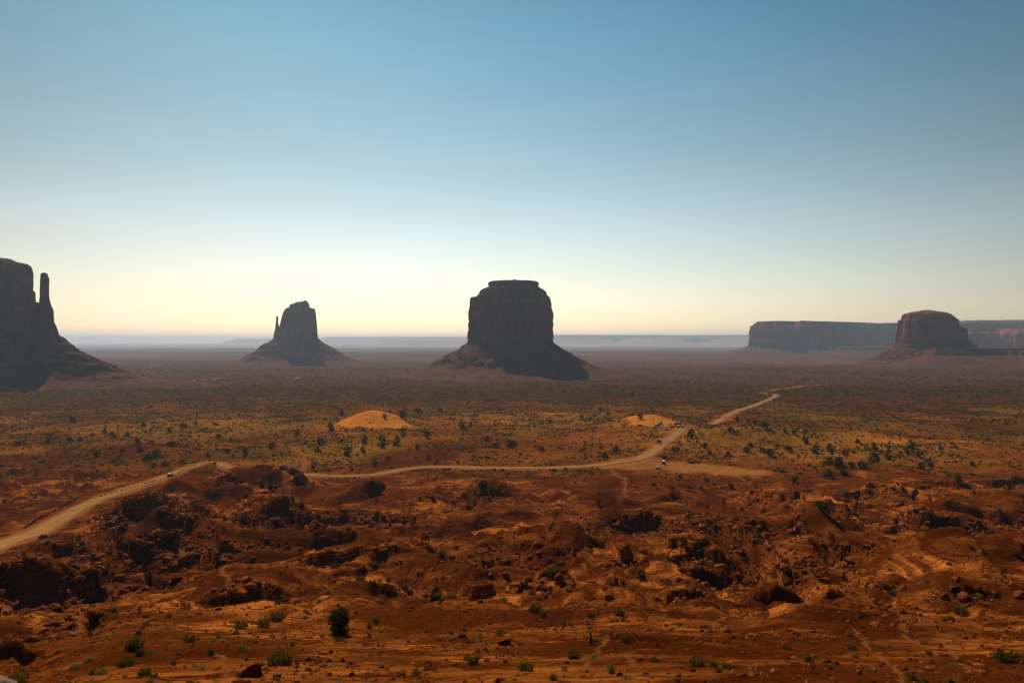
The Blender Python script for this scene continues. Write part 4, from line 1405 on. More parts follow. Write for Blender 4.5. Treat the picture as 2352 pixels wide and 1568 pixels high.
# ------------------------------------------------------------------ junipers
def place_tree(px, py, s, hero=False):
    p = hit(px, py)
    h = max(1.2, s / K * p.y)
    rt = empty("juniper_tree", (p.x, p.y, p.z - 0.05 * h), R.uniform(0, 6.28), h)
    cr_, tr_ = JUN_HERO if hero else JUN[R.randrange(5)]
    if not hero:
        rt.scale = (h * R.uniform(0.85, 1.2), h * R.uniform(0.85, 1.2), h * R.uniform(0.85, 1.1))
    link("crown", cr_, rt)
    link("trunk", tr_, rt)
    tag(rt, cat="tree", group=None if hero else "junipers scattered over the valley floor")
    if not hero:
        ITEMS.append((rt, "juniper", "dark rounded juniper", px, py))
    return rt


hero_tree = place_tree(780, 1456, 68, True)
tag(hero_tree, "tall oval dark juniper alone on the bare near slope", "tree")
T = c2(625, 900, [(790, 400, 55), (1345, 420, 85), (1485, 380, 50), (1505, 400, 40), (1690, 375, 45), (690, 530, 80), (375, 600, 45), (145, 705, 65), (590, 665, 80), (785, 660, 40), (560, 740, 50), (1000, 660, 70),
                  (1160, 640, 60), (1165, 700, 70), (1290, 665, 95), (1570, 605, 75), (1350, 560, 50), (1485, 720, 50), (835, 760, 90), (1090, 860, 70), (1900, 530, 70), (1970, 520, 45), (2120, 640, 60), (2200, 700, 65),
                  (2330, 690, 80), (525, 905, 55), (985, 745, 60), (1590, 820, 50), (1180, 435, 40), (1660, 850, 45), (880, 920, 40), (1215, 825, 40), (2240, 370, 40), (590, 215, 35)])
T += c2(1250, 900, [(850, 795, 55), (820, 720, 40), (945, 745, 60), (960, 725, 45), (1775, 705, 60), (1980, 780, 40), (2010, 565, 60), (2155, 740, 60), (2190, 690, 50), (2070, 460, 60), (2170, 480, 40), (1815, 765, 40),
                    (1640, 580, 70), (1400, 810, 40), (15, 690, 60), (650, 740, 35), (2300, 745, 50), (2230, 490, 50), (2320, 520, 70), (640, 440, 40), (810, 375, 45), (885, 410, 40), (1180, 440, 60), (790, 1225, 45),
                    (2105, 1480, 60), (2310, 1295, 45), (2110, 1285, 40), (1785, 1020, 50), (1735, 1090, 50), (2015, 1075, 60), (1350, 670, 45), (1500, 735, 70), (1640, 620, 60), (490, 920, 40), (390, 930, 45), (1105, 240, 40), (270, 740, 60)])
T += c2(1875, 900, [(345, 650, 70), (90, 700, 40), (195, 735, 55), (430, 735, 90), (560, 705, 60), (585, 755, 60), (710, 770, 65), (820, 665, 55), (980, 715, 90), (1110, 730, 30), (1320, 700, 80), (975, 820, 110),
                    (1100, 805, 70), (1480, 860, 85), (1405, 900, 70), (560, 850, 90), (655, 850, 110), (635, 890, 60), (865, 880, 75), (700, 945, 80), (770, 880, 60), (20, 770, 90), (500, 1265, 110), (450, 1230, 50),
                    (715, 1150, 30), (555, 975, 80), (240, 1020, 70), (1750, 1015, 80), (1280, 770, 50), (1380, 780, 70), (1880, 870, 50), (1720, 710, 40), (1580, 720, 35), (2140, 1320, 60), (2280, 440, 35), (200, 1455, 60), (240, 580, 50), (160, 570, 45)])
T += c2(0, 1000, [(670, 100, 60), (1320, 130, 50), (1555, 185, 50), (1690, 145, 60), (2010, 240, 45), (2120, 275, 35), (845, 235, 50), (965, 200, 45), (1020, 220, 45), (1050, 245, 45), (635, 270, 50), (730, 265, 50),
                  (435, 285, 55), (1265, 295, 65), (1575, 315, 80), (1285, 365, 70), (1430, 400, 100), (1120, 370, 50), (885, 410, 60), (1040, 470, 50), (1415, 510, 65), (1355, 445, 70), (1520, 500, 60), (1910, 415, 40),
                  (2090, 375, 60), (2255, 385, 65), (2250, 430, 40), (2145, 420, 40), (1170, 225, 50), (200, 300, 50), (150, 310, 40), (1675, 475, 60)])
for px, py, s in T:
    place_tree(px, py, s * 0.88)

# ------------------------------------------------------------------ boulders
def place_boulder(p, r, look, tone, px, py, label=None, rz=None, scl=None, tilt=0.25, group="boulders strewn over the slopes", cat="boulder", name="boulder", me=None):
    me = me or ROCKS[(look, tone, R.randrange(4))]
    p = (p[0], p[1], p[2] - 0.16 * r)
    o = link(name, me, None, p, (R.uniform(-tilt, tilt), R.uniform(-tilt, tilt), R.uniform(0, 6.28) if rz is None else rz), scl or (r * R.uniform(0.9, 1.15), r * R.uniform(0.9, 1.15), r * R.uniform(0.85, 1.15)))
    tag(o, label, cat, None if label else group)
    if not label:
        ITEMS.append((o, "boulder", f"{look} {'dark' if tone == 'dark' else 'red'} boulder", px, py))
    return o


BOUL = c2(0, 1267, [(1970, 615, 95, 'rounded'), (1940, 780, 70, 'rounded'), (2080, 740, 85, 'rounded'), (2010, 800, 80, 'rounded'), (1340, 860, 110, 'angular'), (1265, 1020, 90), (1570, 960, 110), (1930, 130, 80), (2115, 185, 50),
                    (2185, 540, 60), (1760, 1470, 140, 'angular'), (1695, 1340, 45, 'angular'), (1610, 1355, 35, 'angular'), (2210, 1450, 100, 'rounded'), (2050, 620, 80), (2140, 650, 60), (1850, 560, 60), (1560, 560, 60), (1500, 470, 60),
                    (2090, 380, 70), (2150, 360, 70), (2300, 420, 90), (2320, 330, 80), (2230, 530, 60), (1380, 780, 50), (1600, 590, 55), (1660, 620, 50), (1700, 700, 50)])
BOUL += c2(625, 1267, [(70, 1125, 85, 'flat'), (1570, 1480, 150, 'angular'), (1750, 790, 55), (1735, 1025, 40, 'flat'), (1500, 1045, 30), (1610, 440, 85, 'angular'), (1705, 440, 45), (1685, 380, 55, 'angular'), (455, 820, 110, 'angular'),
                       (455, 730, 60), (1815, 510, 55), (1820, 170, 45), (840, 60, 90), (840, 150, 50), (1600, 100, 50), (1700, 110, 45), (1230, 170, 70), (1170, 185, 40), (2100, 410, 70), (1960, 310, 60), (1880, 400, 80), (2290, 480, 100),
                       (2150, 480, 90), (1340, 340, 90), (1300, 370, 60), (1100, 250, 70), (1190, 240, 90), (720, 170, 60), (600, 140, 50), (30, 560, 100), (100, 50, 80), (380, 30, 50), (560, 30, 70)])
BOUL += c2(1250, 1267, [(230, 1315, 110, 'flat'), (465, 1055, 45, 'angular'), (1775, 965, 75, 'rounded'), (1975, 985, 130, 'rounded'), (2115, 1025, 75, 'rounded'), (2215, 1035, 85, 'rounded'), (1860, 1010, 60, 'rounded'), (2160, 1070, 60, 'rounded'),
                        (2230, 1085, 60, 'rounded'), (2030, 1065, 80, 'rounded'), (1625, 910, 60), (400, 770, 30), (530, 1480, 60), (1250, 1480, 35), (690, 740, 80, 'flat'), (740, 790, 110, 'flat'), (470, 1460, 180, 'flat'), (900, 960, 70),
                        (965, 1070, 30), (820, 1210, 30), (900, 1325, 60), (1560, 1470, 40), (1180, 870, 130, 'flat'), (1380, 950, 160, 'flat'), (1590, 945, 130, 'flat'), (1700, 970, 70, 'flat'), (1090, 845, 50), (795, 870, 30), (850, 610, 80, 'angular'),
                        (60, 630, 70), (180, 640, 100), (100, 560, 180, 'angular'), (260, 580, 130, 'angular'), (960, 390, 90), (1040, 410, 80), (300, 700, 90, 'flat'), (1740, 360, 90, 'angular'), (1540, 530, 90, 'angular'), (1590, 690, 120, 'angular'), (1560, 730, 120, 'angular')])
BOUL += c2(1875, 1267, [(90, 1045, 90, 'rounded'), (400, 1000, 100), (470, 1055, 60), (1140, 955, 55), (1570, 1010, 75), (1780, 1000, 60), (1720, 515, 110, 'angular'), (1250, 620, 90), (1395, 860, 70), (970, 720, 90, 'angular'), (1085, 690, 65),
                        (1075, 800, 60, 'rounded'), (930, 790, 80), (760, 780, 60), (605, 760, 50), (640, 650, 80), (685, 1120, 50), (600, 1435, 75, 'flat'), (555, 1480, 100, 'flat'), (320, 1215, 45), (1100, 1480, 40), (1780, 1250, 80), (1930, 1270, 170, 'flat'),
                        (2240, 1345, 150, 'flat'), (2120, 985, 55), (1920, 1355, 100, 'flat'), (910, 570, 60), (930, 430, 90), (740, 210, 80), (690, 270, 70), (860, 330, 60), (450, 120, 80), (380, 160, 70), (1450, 720, 60), (1560, 970, 70), (850, 700, 50), (1000, 850, 40), (700, 720, 50), (1130, 720, 50)])
BOUL += c2(1875, 900, [(1205, 1215, 110, 'angular'), (1565, 1010, 80, 'angular'), (930, 1030, 130, 'angular'), (1220, 900, 110, 'flat'), (1060, 1040, 60), (1130, 1130, 50)])
BOUL += c2(625, 900, [(2130, 1150, 170, 'angular'), (1945, 1250, 80, 'angular'), (2070, 1000, 120, 'rounded'), (1630, 1160, 90, 'angular'), (1080, 1330, 70), (860, 1430, 90), (780, 1280, 100, 'angular'), (370, 1410, 60), (560, 1410, 80)])
n_b = 0
for px, py, s, *kd in BOUL:
    p = hit(px, min(py, 1590))
    if p.y > 900:
        continue
    r = max(0.12, s / K * p.y * 0.42)
    lk = kd[0] if kd else R.choice(['rounded', 'angular', 'angular', 'flat'])
    place_boulder(p, r, lk, 'dark' if R.random() < 0.2 else 'red', px, py)
    taken.append((p.x, p.y, r))
    n_b += 1

# boulders one would point at
p = hit(572, 1552)
V = np.array([(-1.15, -0.3, -0.2), (-0.95, 0.3, -0.2), (0.95, 0.5, -0.2), (1.0, -0.35, -0.2), (0.2, -0.55, -0.2), (-0.62, -0.15, 0.42), (-0.5, 0.25, 0.4), (-0.1, -0.22, 0.92), (0.0, 0.2, 0.95), (0.55, -0.2, 1.22), (0.6, 0.2, 1.2), (0.92, 0.05, 0.95), (0.97, -0.28, 0.45), (-1.0, 0.0, 0.12), (0.25, -0.5, 0.3)])
bm = bmesh.new()
for v in V:
    bm.verts.new(v)
bmesh.ops.convex_hull(bm, input=bm.verts)
bmesh.ops.subdivide_edges(bm, edges=bm.edges, cuts=3, use_grid_fill=True)
for v in bm.verts:
    v.co += Vector((R.gauss(0, 1), R.gauss(0, 1), R.gauss(0, 1))) * 0.018
wme = bpy.data.meshes.new("boulder")
bm.to_mesh(wme)
bm.free()
wme.materials.append(M_dark)
place_boulder(p, 1, 'angular', 'dark', 572, 1540, "big dark wedge shaped boulder rising to a point at right, near slope", 0.05, (0.98 * p.y / 52,) * 3, 0, me=wme)
p = hit(1160, 1479)
place_boulder(p, 1, 'rounded', 'dark', 1160, 1470, "smooth dome shaped dark boulder beside yellow grass tufts", 0.4, (0.72 * p.y / 72, 0.6 * p.y / 72, 0.92 * p.y / 72), 0.05)
p = hit(636, 1556)
o = place_boulder(p, 0.45, 'angular', 'red', 636, 1550, "grey rock lying just right of the wedge boulder", 0.3, (0.5, 0.4, 0.55), 0.1)
o.data = o.data.copy()
o.data.materials[0] = M_grey
p = hit(852, 1128)
place_boulder(p, 1, 'angular', 'dark', 852, 1118, "house sized square rock block below the road's sandy bend", 0.2, (8.5, 6.0, 6.2), 0.05)
for a, b, s_, rz in ((652, 1078, 6.5, 0.5), (672, 1090, 8.5, 0.6), (690, 1100, 7.0, 0.75)):
    p = hit(a, b)
    place_boulder(p, 1, 'angular', 'dark', a, b, {652: "upper dark slab of the tilted outcrop beside the road", 672: "middle dark slab of the tilted outcrop beside the road", 690: "lowest blunt slab of the tilted outcrop beside the road"}[a], -rz, (s_, s_ * 0.7, s_ * 0.62), 0.3)
V, F = rock_shape(5, 5, 3, 0.8, 1.3, 0.01)
o = link("boulder", mesh("boulder", V * 0.26, F, M_tan, True), None, at(-128, 1690, 3.0), (0.1, 0, 0.3))
tag(o, "pale tan rock on the near ledge, poking into the bottom left corner", "boulder")

# the rest of the rocks: along the ledges and in drifts
xs, ys = field(110000, 62, 430, 0.9)
cl = sst(0.05, 0.65, fbm(xs, ys, 30, 4, 701)) * samp(np.clip(0.08 + 1.0 * rough, 0, 1), xs, ys)
near = np.zeros(len(xs))
for (a, b, h) in ledge_pts:
    near = np.maximum(near, np.exp(-((xs - a) / (1.2 * h)) ** 2 - ((ys - b + h * 1.3) / (1.7 * h)) ** 2))
dens = np.clip(0.015 + 0.30 * cl + 0.95 * near, 0, 1) * sst(62, 95, ys) * (1 - 0.6 * sst(300, 430, ys))
keep = (NR.random(len(xs)) < dens) & (samp(road_d.clip(0, 99), xs, ys) > 9) & (samp(bare, xs, ys) < 0.45)
xs, ys = xs[keep], ys[keep]
rr = (0.20 * (1 - NR.random(len(xs))) ** -0.55).clip(0.1, 0.8) * np.interp(ys, [60, 150, 400], [0.7, 1, 1.5])
nk = near[keep]
rr = rr * (1 + 0.75 * sst(0.2, 0.7, nk))
zs = ground(xs, ys)
px, py = to_px(xs, ys, zs)
vis = seen(xs, ys, zs, 0.3) & (px > 0) & (px < 2352) & (py < 1568)
siz = np.where(vis, 2 * rr / ys * K, 0)
solo = set()
for i in np.argsort(-siz):
    if n_b >= 260:
        break
    if any(abs(xs[i] - a) < r + rr[i] * 0.6 and abs(ys[i] - b) < r + rr[i] for a, b, r in taken):
        continue
    place_boulder((xs[i], ys[i], zs[i] + 0.02), rr[i], R.choice(['rounded', 'angular', 'angular', 'flat', 'flat']), 'dark' if R.random() < 0.2 else 'red', px[i], py[i])
    taken.append((xs[i], ys[i], rr[i]))
    solo.add(int(i))
    n_b += 1
m = np.ones(len(xs), bool)
m[list(solo)] = False
gxs, gys = field(52000, 43, 130, 0.9)
keep = NR.random(len(gxs)) < 0.25 + 0.6 * sst(-.2, .5, fbm(gxs, gys, 12, 3, 711))
gxs, gys = gxs[keep], gys[keep]
gr = (0.045 * (1 - NR.random(len(gxs))) ** -0.6).clip(0.04, 0.34)
ax, ay, ar = np.concatenate([xs[m], gxs]), np.concatenate([ys[m], gys]), np.concatenate([rr[m], gr])
n = len(ax)
scatter("rubble", np.stack([ax, ay, ground(ax, ay)], -1), np.stack([NR.uniform(-.4, .4, n), NR.uniform(-.4, .4, n), NR.uniform(0, 6.28, n)], -1), ar[:, None] * NR.uniform(0.8, 1.25, (n, 3)), NR.integers(0, 6, n), COL_STONE)

# rubble on the taluses
for b_, cnt, smin, smax in ((b1, 2200, 0.8, 4.5), (b2, 1300, 1.0, 5), (b3, 4200, 0.6, 4.0), (b4, 2000, 1.0, 5)):
    to = [c for c in b_.children if c.name.startswith("talus")][0]
    vv = np.empty(len(to.data.vertices) * 3, np.float32)
    to.data.vertices.foreach_get("co", vv)
    vv = vv.reshape(-1, 3) + np.array(b_.location)
    vv = vv[(vv[:, 1] < b_.location.y + 60)]
    vv = vv[ground(vv[:, 0], np.maximum(vv[:, 1], 50)) < vv[:, 2] + 4]
    pk = vv[NR.integers(0, len(vv), cnt)] + NR.normal(size=(cnt, 3)) * np.array([0.8, 0.8, 0.1])
    sz = (smin * (1 - NR.random(cnt)) ** -0.6).clip(smin, smax)
    pk[:, 2] -= sz * 0.25
    scatter("rubble", pk, NR.uniform(-.5, .5, (cnt, 3)) + np.stack([np.zeros(cnt), np.zeros(cnt), NR.uniform(0, 6.28, cnt)], -1), sz[:, None] * NR.uniform(0.7, 1.3, (cnt, 3)), NR.integers(0, 6, cnt), COL_STONE, b_)

ONES = "zeroth first second third fourth fifth sixth seventh eighth ninth tenth eleventh twelfth thirteenth fourteenth fifteenth sixteenth seventeenth eighteenth nineteenth".split()
NTH = [ONES[i] if i < 20 else {2: "twentieth", 3: "thirtieth", 4: "fortieth", 5: "fiftieth", 6: "sixtieth"}[i // 10] if i % 10 == 0 else {2: "twenty", 3: "thirty", 4: "forty", 5: "fifty", 6: "sixty"}[i // 10] + "-" + ONES[i % 10] for i in range(1, 69)]


# rocks set along the road's edges
def edge_rocks(pts, gap, lab, grp):
    ln = smooth_line([hit(a, b) for a, b in pts], 10)
    acc, row = 0, []
    for a, b in zip(ln[:-1], ln[1:]):
        seg = (b - a).length
        while acc < seg:
            p = a.lerp(b, acc / seg)
            x_, y_ = p.x + R.gauss(0, 0.25), p.y + R.gauss(0, 0.25)
            r = R.uniform(0.45, 0.85)
            o = link("roadside_rock", ROCKS[(R.choice(['rounded', 'angular']), 'dark', R.randrange(4))], None, (x_, y_, float(ground(x_, y_)) + 0.05), (R.uniform(-.2, .2), R.uniform(-.2, .2), R.uniform(0, 6.28)), (r, r, r * R.uniform(0.8, 1.1)))
            tag(o, None, "rock", grp)
            row.append(o)
            acc += gap * R.uniform(0.75, 1.4)
        acc -= seg
    for k, o in enumerate(row):
        o["label"] = f"{NTH[k]} dark rock from the lower end of the row on {lab}"


edge_rocks([(56, 1212), (98, 1187), (150, 1160), (182, 1143)], 2.1, "the road's far edge", "row of rocks on the road's far edge")
edge_rocks([(232, 1140), (300, 1121), (366, 1101), (400, 1092), (440, 1070), (470, 1064), (500, 1065)], 2.9, "the road's near edge", "row of rocks on the road's near edge")
# ------------------------------------------------------------------ dead tree
def dead_tree(p, h):
    rt = empty("dead_tree", p, 0.3, h)
    r = random.Random(4)
    ps = [tube([(0, 0, -0.05), (-0.02, 0.0, 0.16), (0.03, 0.02, 0.34), (0.0, 0, 0.5)], [0.075, 0.06, 0.05, 0.035])]
    link("trunk", mesh("trunk", *join(ps), M_deadwood, True), rt)

    def grow(o, d, ln, rad, dep, out):
        path, q = [o], o
        dd = d.copy()
        for i in range(4):
            dd = (dd + Vector((r.gauss(0, .28), r.gauss(0, .28), r.gauss(0.06, .2)))).normalized()
            q = q + dd * ln / 4
            path.append(q)
        out.append(tube(path, [rad, rad * .85, rad * .65, rad * .5, rad * .15], 5))
        if dep:
            for k in range(3):
                grow(path[2 + (k % 2)], (dd + Vector((r.gauss(0, .8), r.gauss(0, .8), r.gauss(0.1, .4)))).normalized(), ln * 0.62, rad * 0.55, dep - 1, out)

    for k, d in enumerate([(-0.55, 0.1, 0.85), (0.6, 0.1, 0.8), (0.15, 0.3, 1), (-0.9, -0.1, 0.25), (0.75, -0.5, -0.35), (0.2, -0.4, -0.55)]):
        out = []
        grow(Vector((0, 0, 0.48 if k < 3 else 0.3)), Vector(d).normalized(), 0.5, 0.03, 2 if k < 4 else 1, out)
        link("branch", mesh("branch", *join(out), M_deadwood, True), rt)
    tag(rt, "bare dead tree with crooked branches and exposed roots, near slope", "tree")


p = hit(1357, 1478)
dead_tree(p, 42 / K * p.y)

# ------------------------------------------------------------------ vehicles
def paint(name, col, metallic=0.3, rough=0.35):
    m, nt, b = new_mat(name, rough, 0.5)
    b.inputs["Metallic"].default_value = metallic
    tc = N(nt, "ShaderNodeTexCoord")
    sx = N(nt, "ShaderNodeSeparateXYZ")
    nt.links.new(tc.outputs["Object"], sx.inputs[0])
    dirt = math_(nt, 'MULTIPLY', noise(nt, tc.outputs["Object"], 2.5, 4, 0.6, 0.35, 0.7), 0.45)
    c = mixc(nt, dirt, col, (0.20, 0.11, 0.06))
    nt.links.new(c, b.inputs["Base Color"])
    return m


PT = {"silver": paint("silver_paint", (0.52, 0.53, 0.55)), "white": paint("white_paint", (0.74, 0.74, 0.74), 0.0), "black": paint("black_paint", (0.018, 0.018, 0.022)),
      "navy": paint("navy_paint", (0.022, 0.026, 0.045)), "maroon": paint("maroon_paint", (0.10, 0.022, 0.02)), "brown": paint("brown_paint", (0.12, 0.065, 0.04)), "grey": paint("grey_paint", (0.17, 0.18, 0.20))}
M_glass, nt_, b_ = new_mat("car_glass", 0.08, 0.6)
b_.inputs["Base Color"].default_value = (0.012, 0.014, 0.018, 1)
M_tyre = flat_mat("tyre_rubber", (0.016, 0.015, 0.015), 0.9, 0.1)
M_rim = flat_mat("wheel_rim", (0.30, 0.30, 0.31), 0.4, 0.5, 0.1, 5, 0.7)
M_lamp, nt_, b_ = new_mat("headlamp_glass", 0.15, 0.6)
b_.inputs["Base Color"].default_value = (0.6, 0.6, 0.58, 1)
M_tail, nt_, b_ = new_mat("tail_lamp_glass", 0.2, 0.6)
b_.inputs["Base Color"].default_value = (0.22, 0.01, 0.008, 1)

# stations along the car: (x, half width, floor, belt height, roof height); roof == belt where there is no cabin
KINDS_V = {
    "car": dict(st=[(-2.3, .70, .42, .82, .82), (-2.2, .84, .30, .98, .98), (-1.95, .88, .26, 1.02, 1.05), (-1.35, .90, .24, 1.0, 1.44), (-.4, .91, .24, .98, 1.50), (.35, .91, .24, .97, 1.42), (1.05, .90, .24, .95, .97), (1.75, .88, .25, .86, .86), (2.2, .80, .30, .74, .74), (2.32, .66, .38, .60, .60)], wx=(-1.4, 1.4), wr=.33),
    "suv": dict(st=[(-2.38, .74, .46, .95, .95), (-2.3, .88, .36, 1.10, 1.30), (-2.15, .93, .32, 1.14, 1.70), (-1.2, .95, .30, 1.13, 1.82), (.1, .95, .30, 1.12, 1.80), (.55, .95, .30, 1.11, 1.70), (1.15, .94, .30, 1.09, 1.12), (1.8, .93, .31, 1.04, 1.04), (2.25, .86, .36, .95, .95), (2.36, .74, .44, .8, .8)], wx=(-1.45, 1.45), wr=.38),
    "van": dict(st=[(-2.6, .90, .45, 1.2, 2.2), (-2.52, .98, .38, 1.25, 2.36), (-1.2, 1.0, .36, 1.25, 2.42), (.2, 1.0, .36, 1.25, 2.42), (1.2, 1.0, .36, 1.24, 2.34), (1.75, .99, .36, 1.22, 1.75), (2.1, .97, .37, 1.16, 1.2), (2.5, .92, .40, .98, .98), (2.62, .80, .46, .80, .80)], wx=(-1.6, 1.6), wr=.37),
    "pickup": dict(st=[(-2.7, .84, .50, 1.08, 1.08), (-2.62, .94, .42, 1.12, 1.12), (-1.0, .95, .36, 1.12, 1.12), (-.92, .95, .34, 1.13, 1.72), (-.2, .95, .34, 1.13, 1.84), (.5, .95, .34, 1.12, 1.78), (1.2, .94, .34, 1.10, 1.13), (2.0, .93, .34, 1.06, 1.06), (2.5, .88, .38, .98, .98), (2.64, .76, .46, .82, .82)], wx=(-1.65, 1.65), wr=.40)}


def vehicle_parts(kind):
    d = KINDS_V[kind]
    V, F, k = [], [], 10
    for x, w, z0, zb, zr in d["st"]:
        wt = w * (0.80 if zr > zb + 0.1 else 0.9)
        zr2 = max(zr, zb + 0.03)
        ring = [(w * .86, z0), (w, z0 + .16), (w, zb - .05), (w * .97, zb), (wt, zr2 - .06), (wt * .82, zr2)]
        pts = ring[:5] + [(wt * .7, zr2)]
        full = [(a, b) for a, b in pts[:]] + [(-a, b) for a, b in reversed(pts)]
        k = len(full)
        V += [(x, a, b) for a, b in full]
    n = len(d["st"])
    for i in range(n - 1):
        for j in range(k):
            F.append((i * k + j, i * k + (j + 1) % k, (i + 1) * k + (j + 1) % k, (i + 1) * k + j))
    F.append(tuple(range(k)))
    F.append(tuple(range((n - 1) * k, n * k))[::-1])
    body = (V, F)
    cab = [s for s in d["st"] if s[4] > s[3] + 0.25]
    panes = []
    # side glass, one pane per pair of cabin stations
    for a, b in zip(cab[:-1], cab[1:]):
        if b[0] - a[0] < 0.3:
            continue
        for s in (1, -1):
            q = []
            for (st, dx) in ((a, .06), (b, -.06)):
                x, w, z0, zb, zr = st
                wt = w * .80
                for f in (.10, .84):
                    z = zb + (zr - .06 - zb) * f
                    y = w * .97 + (wt - w * .97) * f
                    q.append((x + dx, s * (y + .012), z))
            o = [(v[0], v[1] - s * 0.02, v[2]) for v in q]
            panes.append(("window", (q + o, [(0, 1, 3, 2), (4, 6, 7, 5), (0, 4, 5, 1), (2, 3, 7, 6), (0, 2, 6, 4), (1, 5, 7, 3)])))
    i1 = d["st"].index(cab[-1])
    a, b = d["st"][i1], d["st"][i1 + 1]

    def screen(a, b, name, dx):
        q = []
        for st, f in ((a, -.08), (b, .02)):
            x, w, z0, zb, zr = st
            top = max(zr, zb + .03)
            wt = w * (.62 if st is a else .78)
            q += [(x + dx, wt, top + f * 0.4 + .02), (x + dx, -wt, top + f * 0.4 + .02)]
        o = [(v[0] - dx, v[1], v[2] - .03) for v in q]
        return (name, (q + o, [(0, 1, 3, 2), (4, 6, 7, 5), (0, 4, 5, 1), (2, 3, 7, 6), (0, 2, 6, 4), (1, 5, 7, 3)]))
    panes.append(screen(a, b, "windscreen", .02))
    i0 = d["st"].index(cab[0])
    a2, b2 = d["st"][i0], d["st"][max(i0 - 1, 0)]
    if kind != "van":
        panes.append(screen(a2, b2, "rear_window", -.02))
    else:
        x, w, z0, zb, zr = d["st"][0]
        q = [(x - .03, w * .7, zb + .8), (x - .03, -w * .7, zb + .8), (x - .03, w * .75, zb + .1), (x - .03, -w * .75, zb + .1)]
        o = [(v[0] + .04, v[1], v[2]) for v in q]
        panes.append(("rear_window", (q + o, [(0, 1, 3, 2), (4, 6, 7, 5), (0, 4, 5, 1), (2, 3, 7, 6), (0, 2, 6, 4), (1, 5, 7, 3)])))
    return body, panes


def wheel_vf(r, w=0.22, k=18):
    V, F = [], []
    prof = [(r * .55, -w / 2), (r * .92, -w / 2), (r, -w * .3), (r, w * .3), (r * .92, w / 2), (r * .55, w / 2)]
    for rr, y in prof:
        for j in range(k):
            a = 2 * math.pi * j / k
            V.append((rr * math.cos(a), y, rr * math.sin(a)))
    m = len(prof)
    for i in range(m):
        for j in range(k):
            F.append((i * k + j, i * k + (j + 1) % k, ((i + 1) % m) * k + (j + 1) % k, ((i + 1) % m) * k + j))
    return V, F


def disc_vf(r, y, k=14):
    V = [(0, y * 1.15, 0)] + [(r * math.cos(2 * math.pi * j / k), y, r * math.sin(2 * math.pi * j / k)) for j in range(k)]
    V += [(0, -y * 1.15, 0)] + [(r * math.cos(2 * math.pi * j / k), -y, r * math.sin(2 * math.pi * j / k)) for j in range(k)]
    F = [(0, 1 + j, 1 + (j + 1) % k) for j in range(k)] + [(k + 1, k + 2 + (j + 1) % k, k + 2 + j) for j in range(k)]
    F += [(1 + j, k + 2 + j, k + 2 + (j + 1) % k, 1 + (j + 1) % k) for j in range(k)]
    return V, F


def box_vf(x0, x1, y0, y1, z0, z1):
    V = [(x, y, z) for z in (z0, z1) for (x, y) in ((x0, y0), (x1, y0), (x1, y1), (x0, y1))]
    return V, [(3, 2, 1, 0), (4, 5, 6, 7), (0, 1, 5, 4), (1, 2, 6, 5), (2, 3, 7, 6), (3, 0, 4, 7)]


VME = {}


def vehicle(kind, col, p, rz, name, label, cat, roof=None, slope=0.0):
    rt = empty(name, p, rz)
    rt.rotation_euler = (0, slope, rz)
    if kind not in VME:
        body, panes = vehicle_parts(kind)
        d = KINDS_V[kind]
        VME[kind] = (body, [(nm, mesh(nm, *vf, M_glass)) for nm, vf in panes], mesh("tyre", *wheel_vf(d["wr"]), M_tyre, True), mesh("rim", *disc_vf(d["wr"] * .58, .09), M_rim))
    body, panes, tyre, rim = VME[kind]
    d = KINDS_V[kind]
    link("body", mesh("body", *body, PT[col], False), rt)
    for nm, me in panes:
        link(nm, me, rt)
    for wx in d["wx"]:
        for s in (1, -1):
            w = link("wheel", tyre, rt, (wx, s * (d["st"][3][1] - .10), d["wr"]))
            link("rim", rim, w)
    xf, xb = d["st"][-2], d["st"][1]
    for s in (1, -1):
        link("headlight", mesh("headlight", *box_vf(xf[0] - .02, xf[0] + .06, s * xf[1] * .78 - .14, s * xf[1] * .78 + .14, xf[3] - .22, xf[3] - .06), M_lamp), rt)
        link("tail_light", mesh("tail_light", *box_vf(xb[0] - .10, xb[0] + .01, s * xb[1] * .82 - .10, s * xb[1] * .82 + .10, xb[3] - .32, xb[3] - .06), M_tail), rt)
    if roof:
        zt = max(s[4] for s in d["st"])
        xs_ = [s[0] for s in d["st"] if s[4] > zt - .3]
        link("roof", mesh("roof", *box_vf(min(xs_) - .05, max(xs_) + .05, -.86, .86, zt - .03, zt + .10), PT[roof]), rt)
    tag(rt, label, cat, "vehicles in the valley")
    return rt


def on_ground(px, py):
    p = hit(px, py)
    return Vector((p.x, p.y, float(ground(p.x, p.y))))


def along(line, p, off=0.0):
    A = min(range(len(line) - 1), key=lambda i: (Vector(line[i])[:2] != 0) * (line[i].xy - p.xy).length)
    d = line[A + 1] - line[A]
    return math.atan2(d.y, d.x), line[A]


# the one driving up the left bend
rz, q_ = along(road_line, at(391, 1093, 418))
p = Vector((q_.x, q_.y, 0))
nrm_ = Vector((math.cos(rz + math.pi / 2), math.sin(rz + math.pi / 2), 0))
p -= nrm_ * 1.6
p.z = float(ground(p.x, p.y)) + 0.16
vehicle("suv", "black", p, rz, "parked_car", "dark car driving alone on the left bend of the dirt road", "car").name = "driving_car"
p = on_ground(1512, 1077)
vehicle("suv", "silver", p, 0.06, "parked_car", "silver car parked side on at the pull-off below the road junction", "car")
p = on_ground(1524, 1065)
vehicle("van", "navy", p, 1.55, "parked_van", "dark boxy van with pale roof, parked just above the silver car", "van", "white")
p = on_ground(1589, 1063)
vehicle("suv", "black", p, -0.35, "parked_car", "black car at the foot of the scrubby slope, right of the junction", "car")
rz, q_ = along(road_far, at(1670, 962, 850))
p = Vector((q_.x, q_.y, 0))
p.z = float(ground(p.x, p.y)) + 0.26
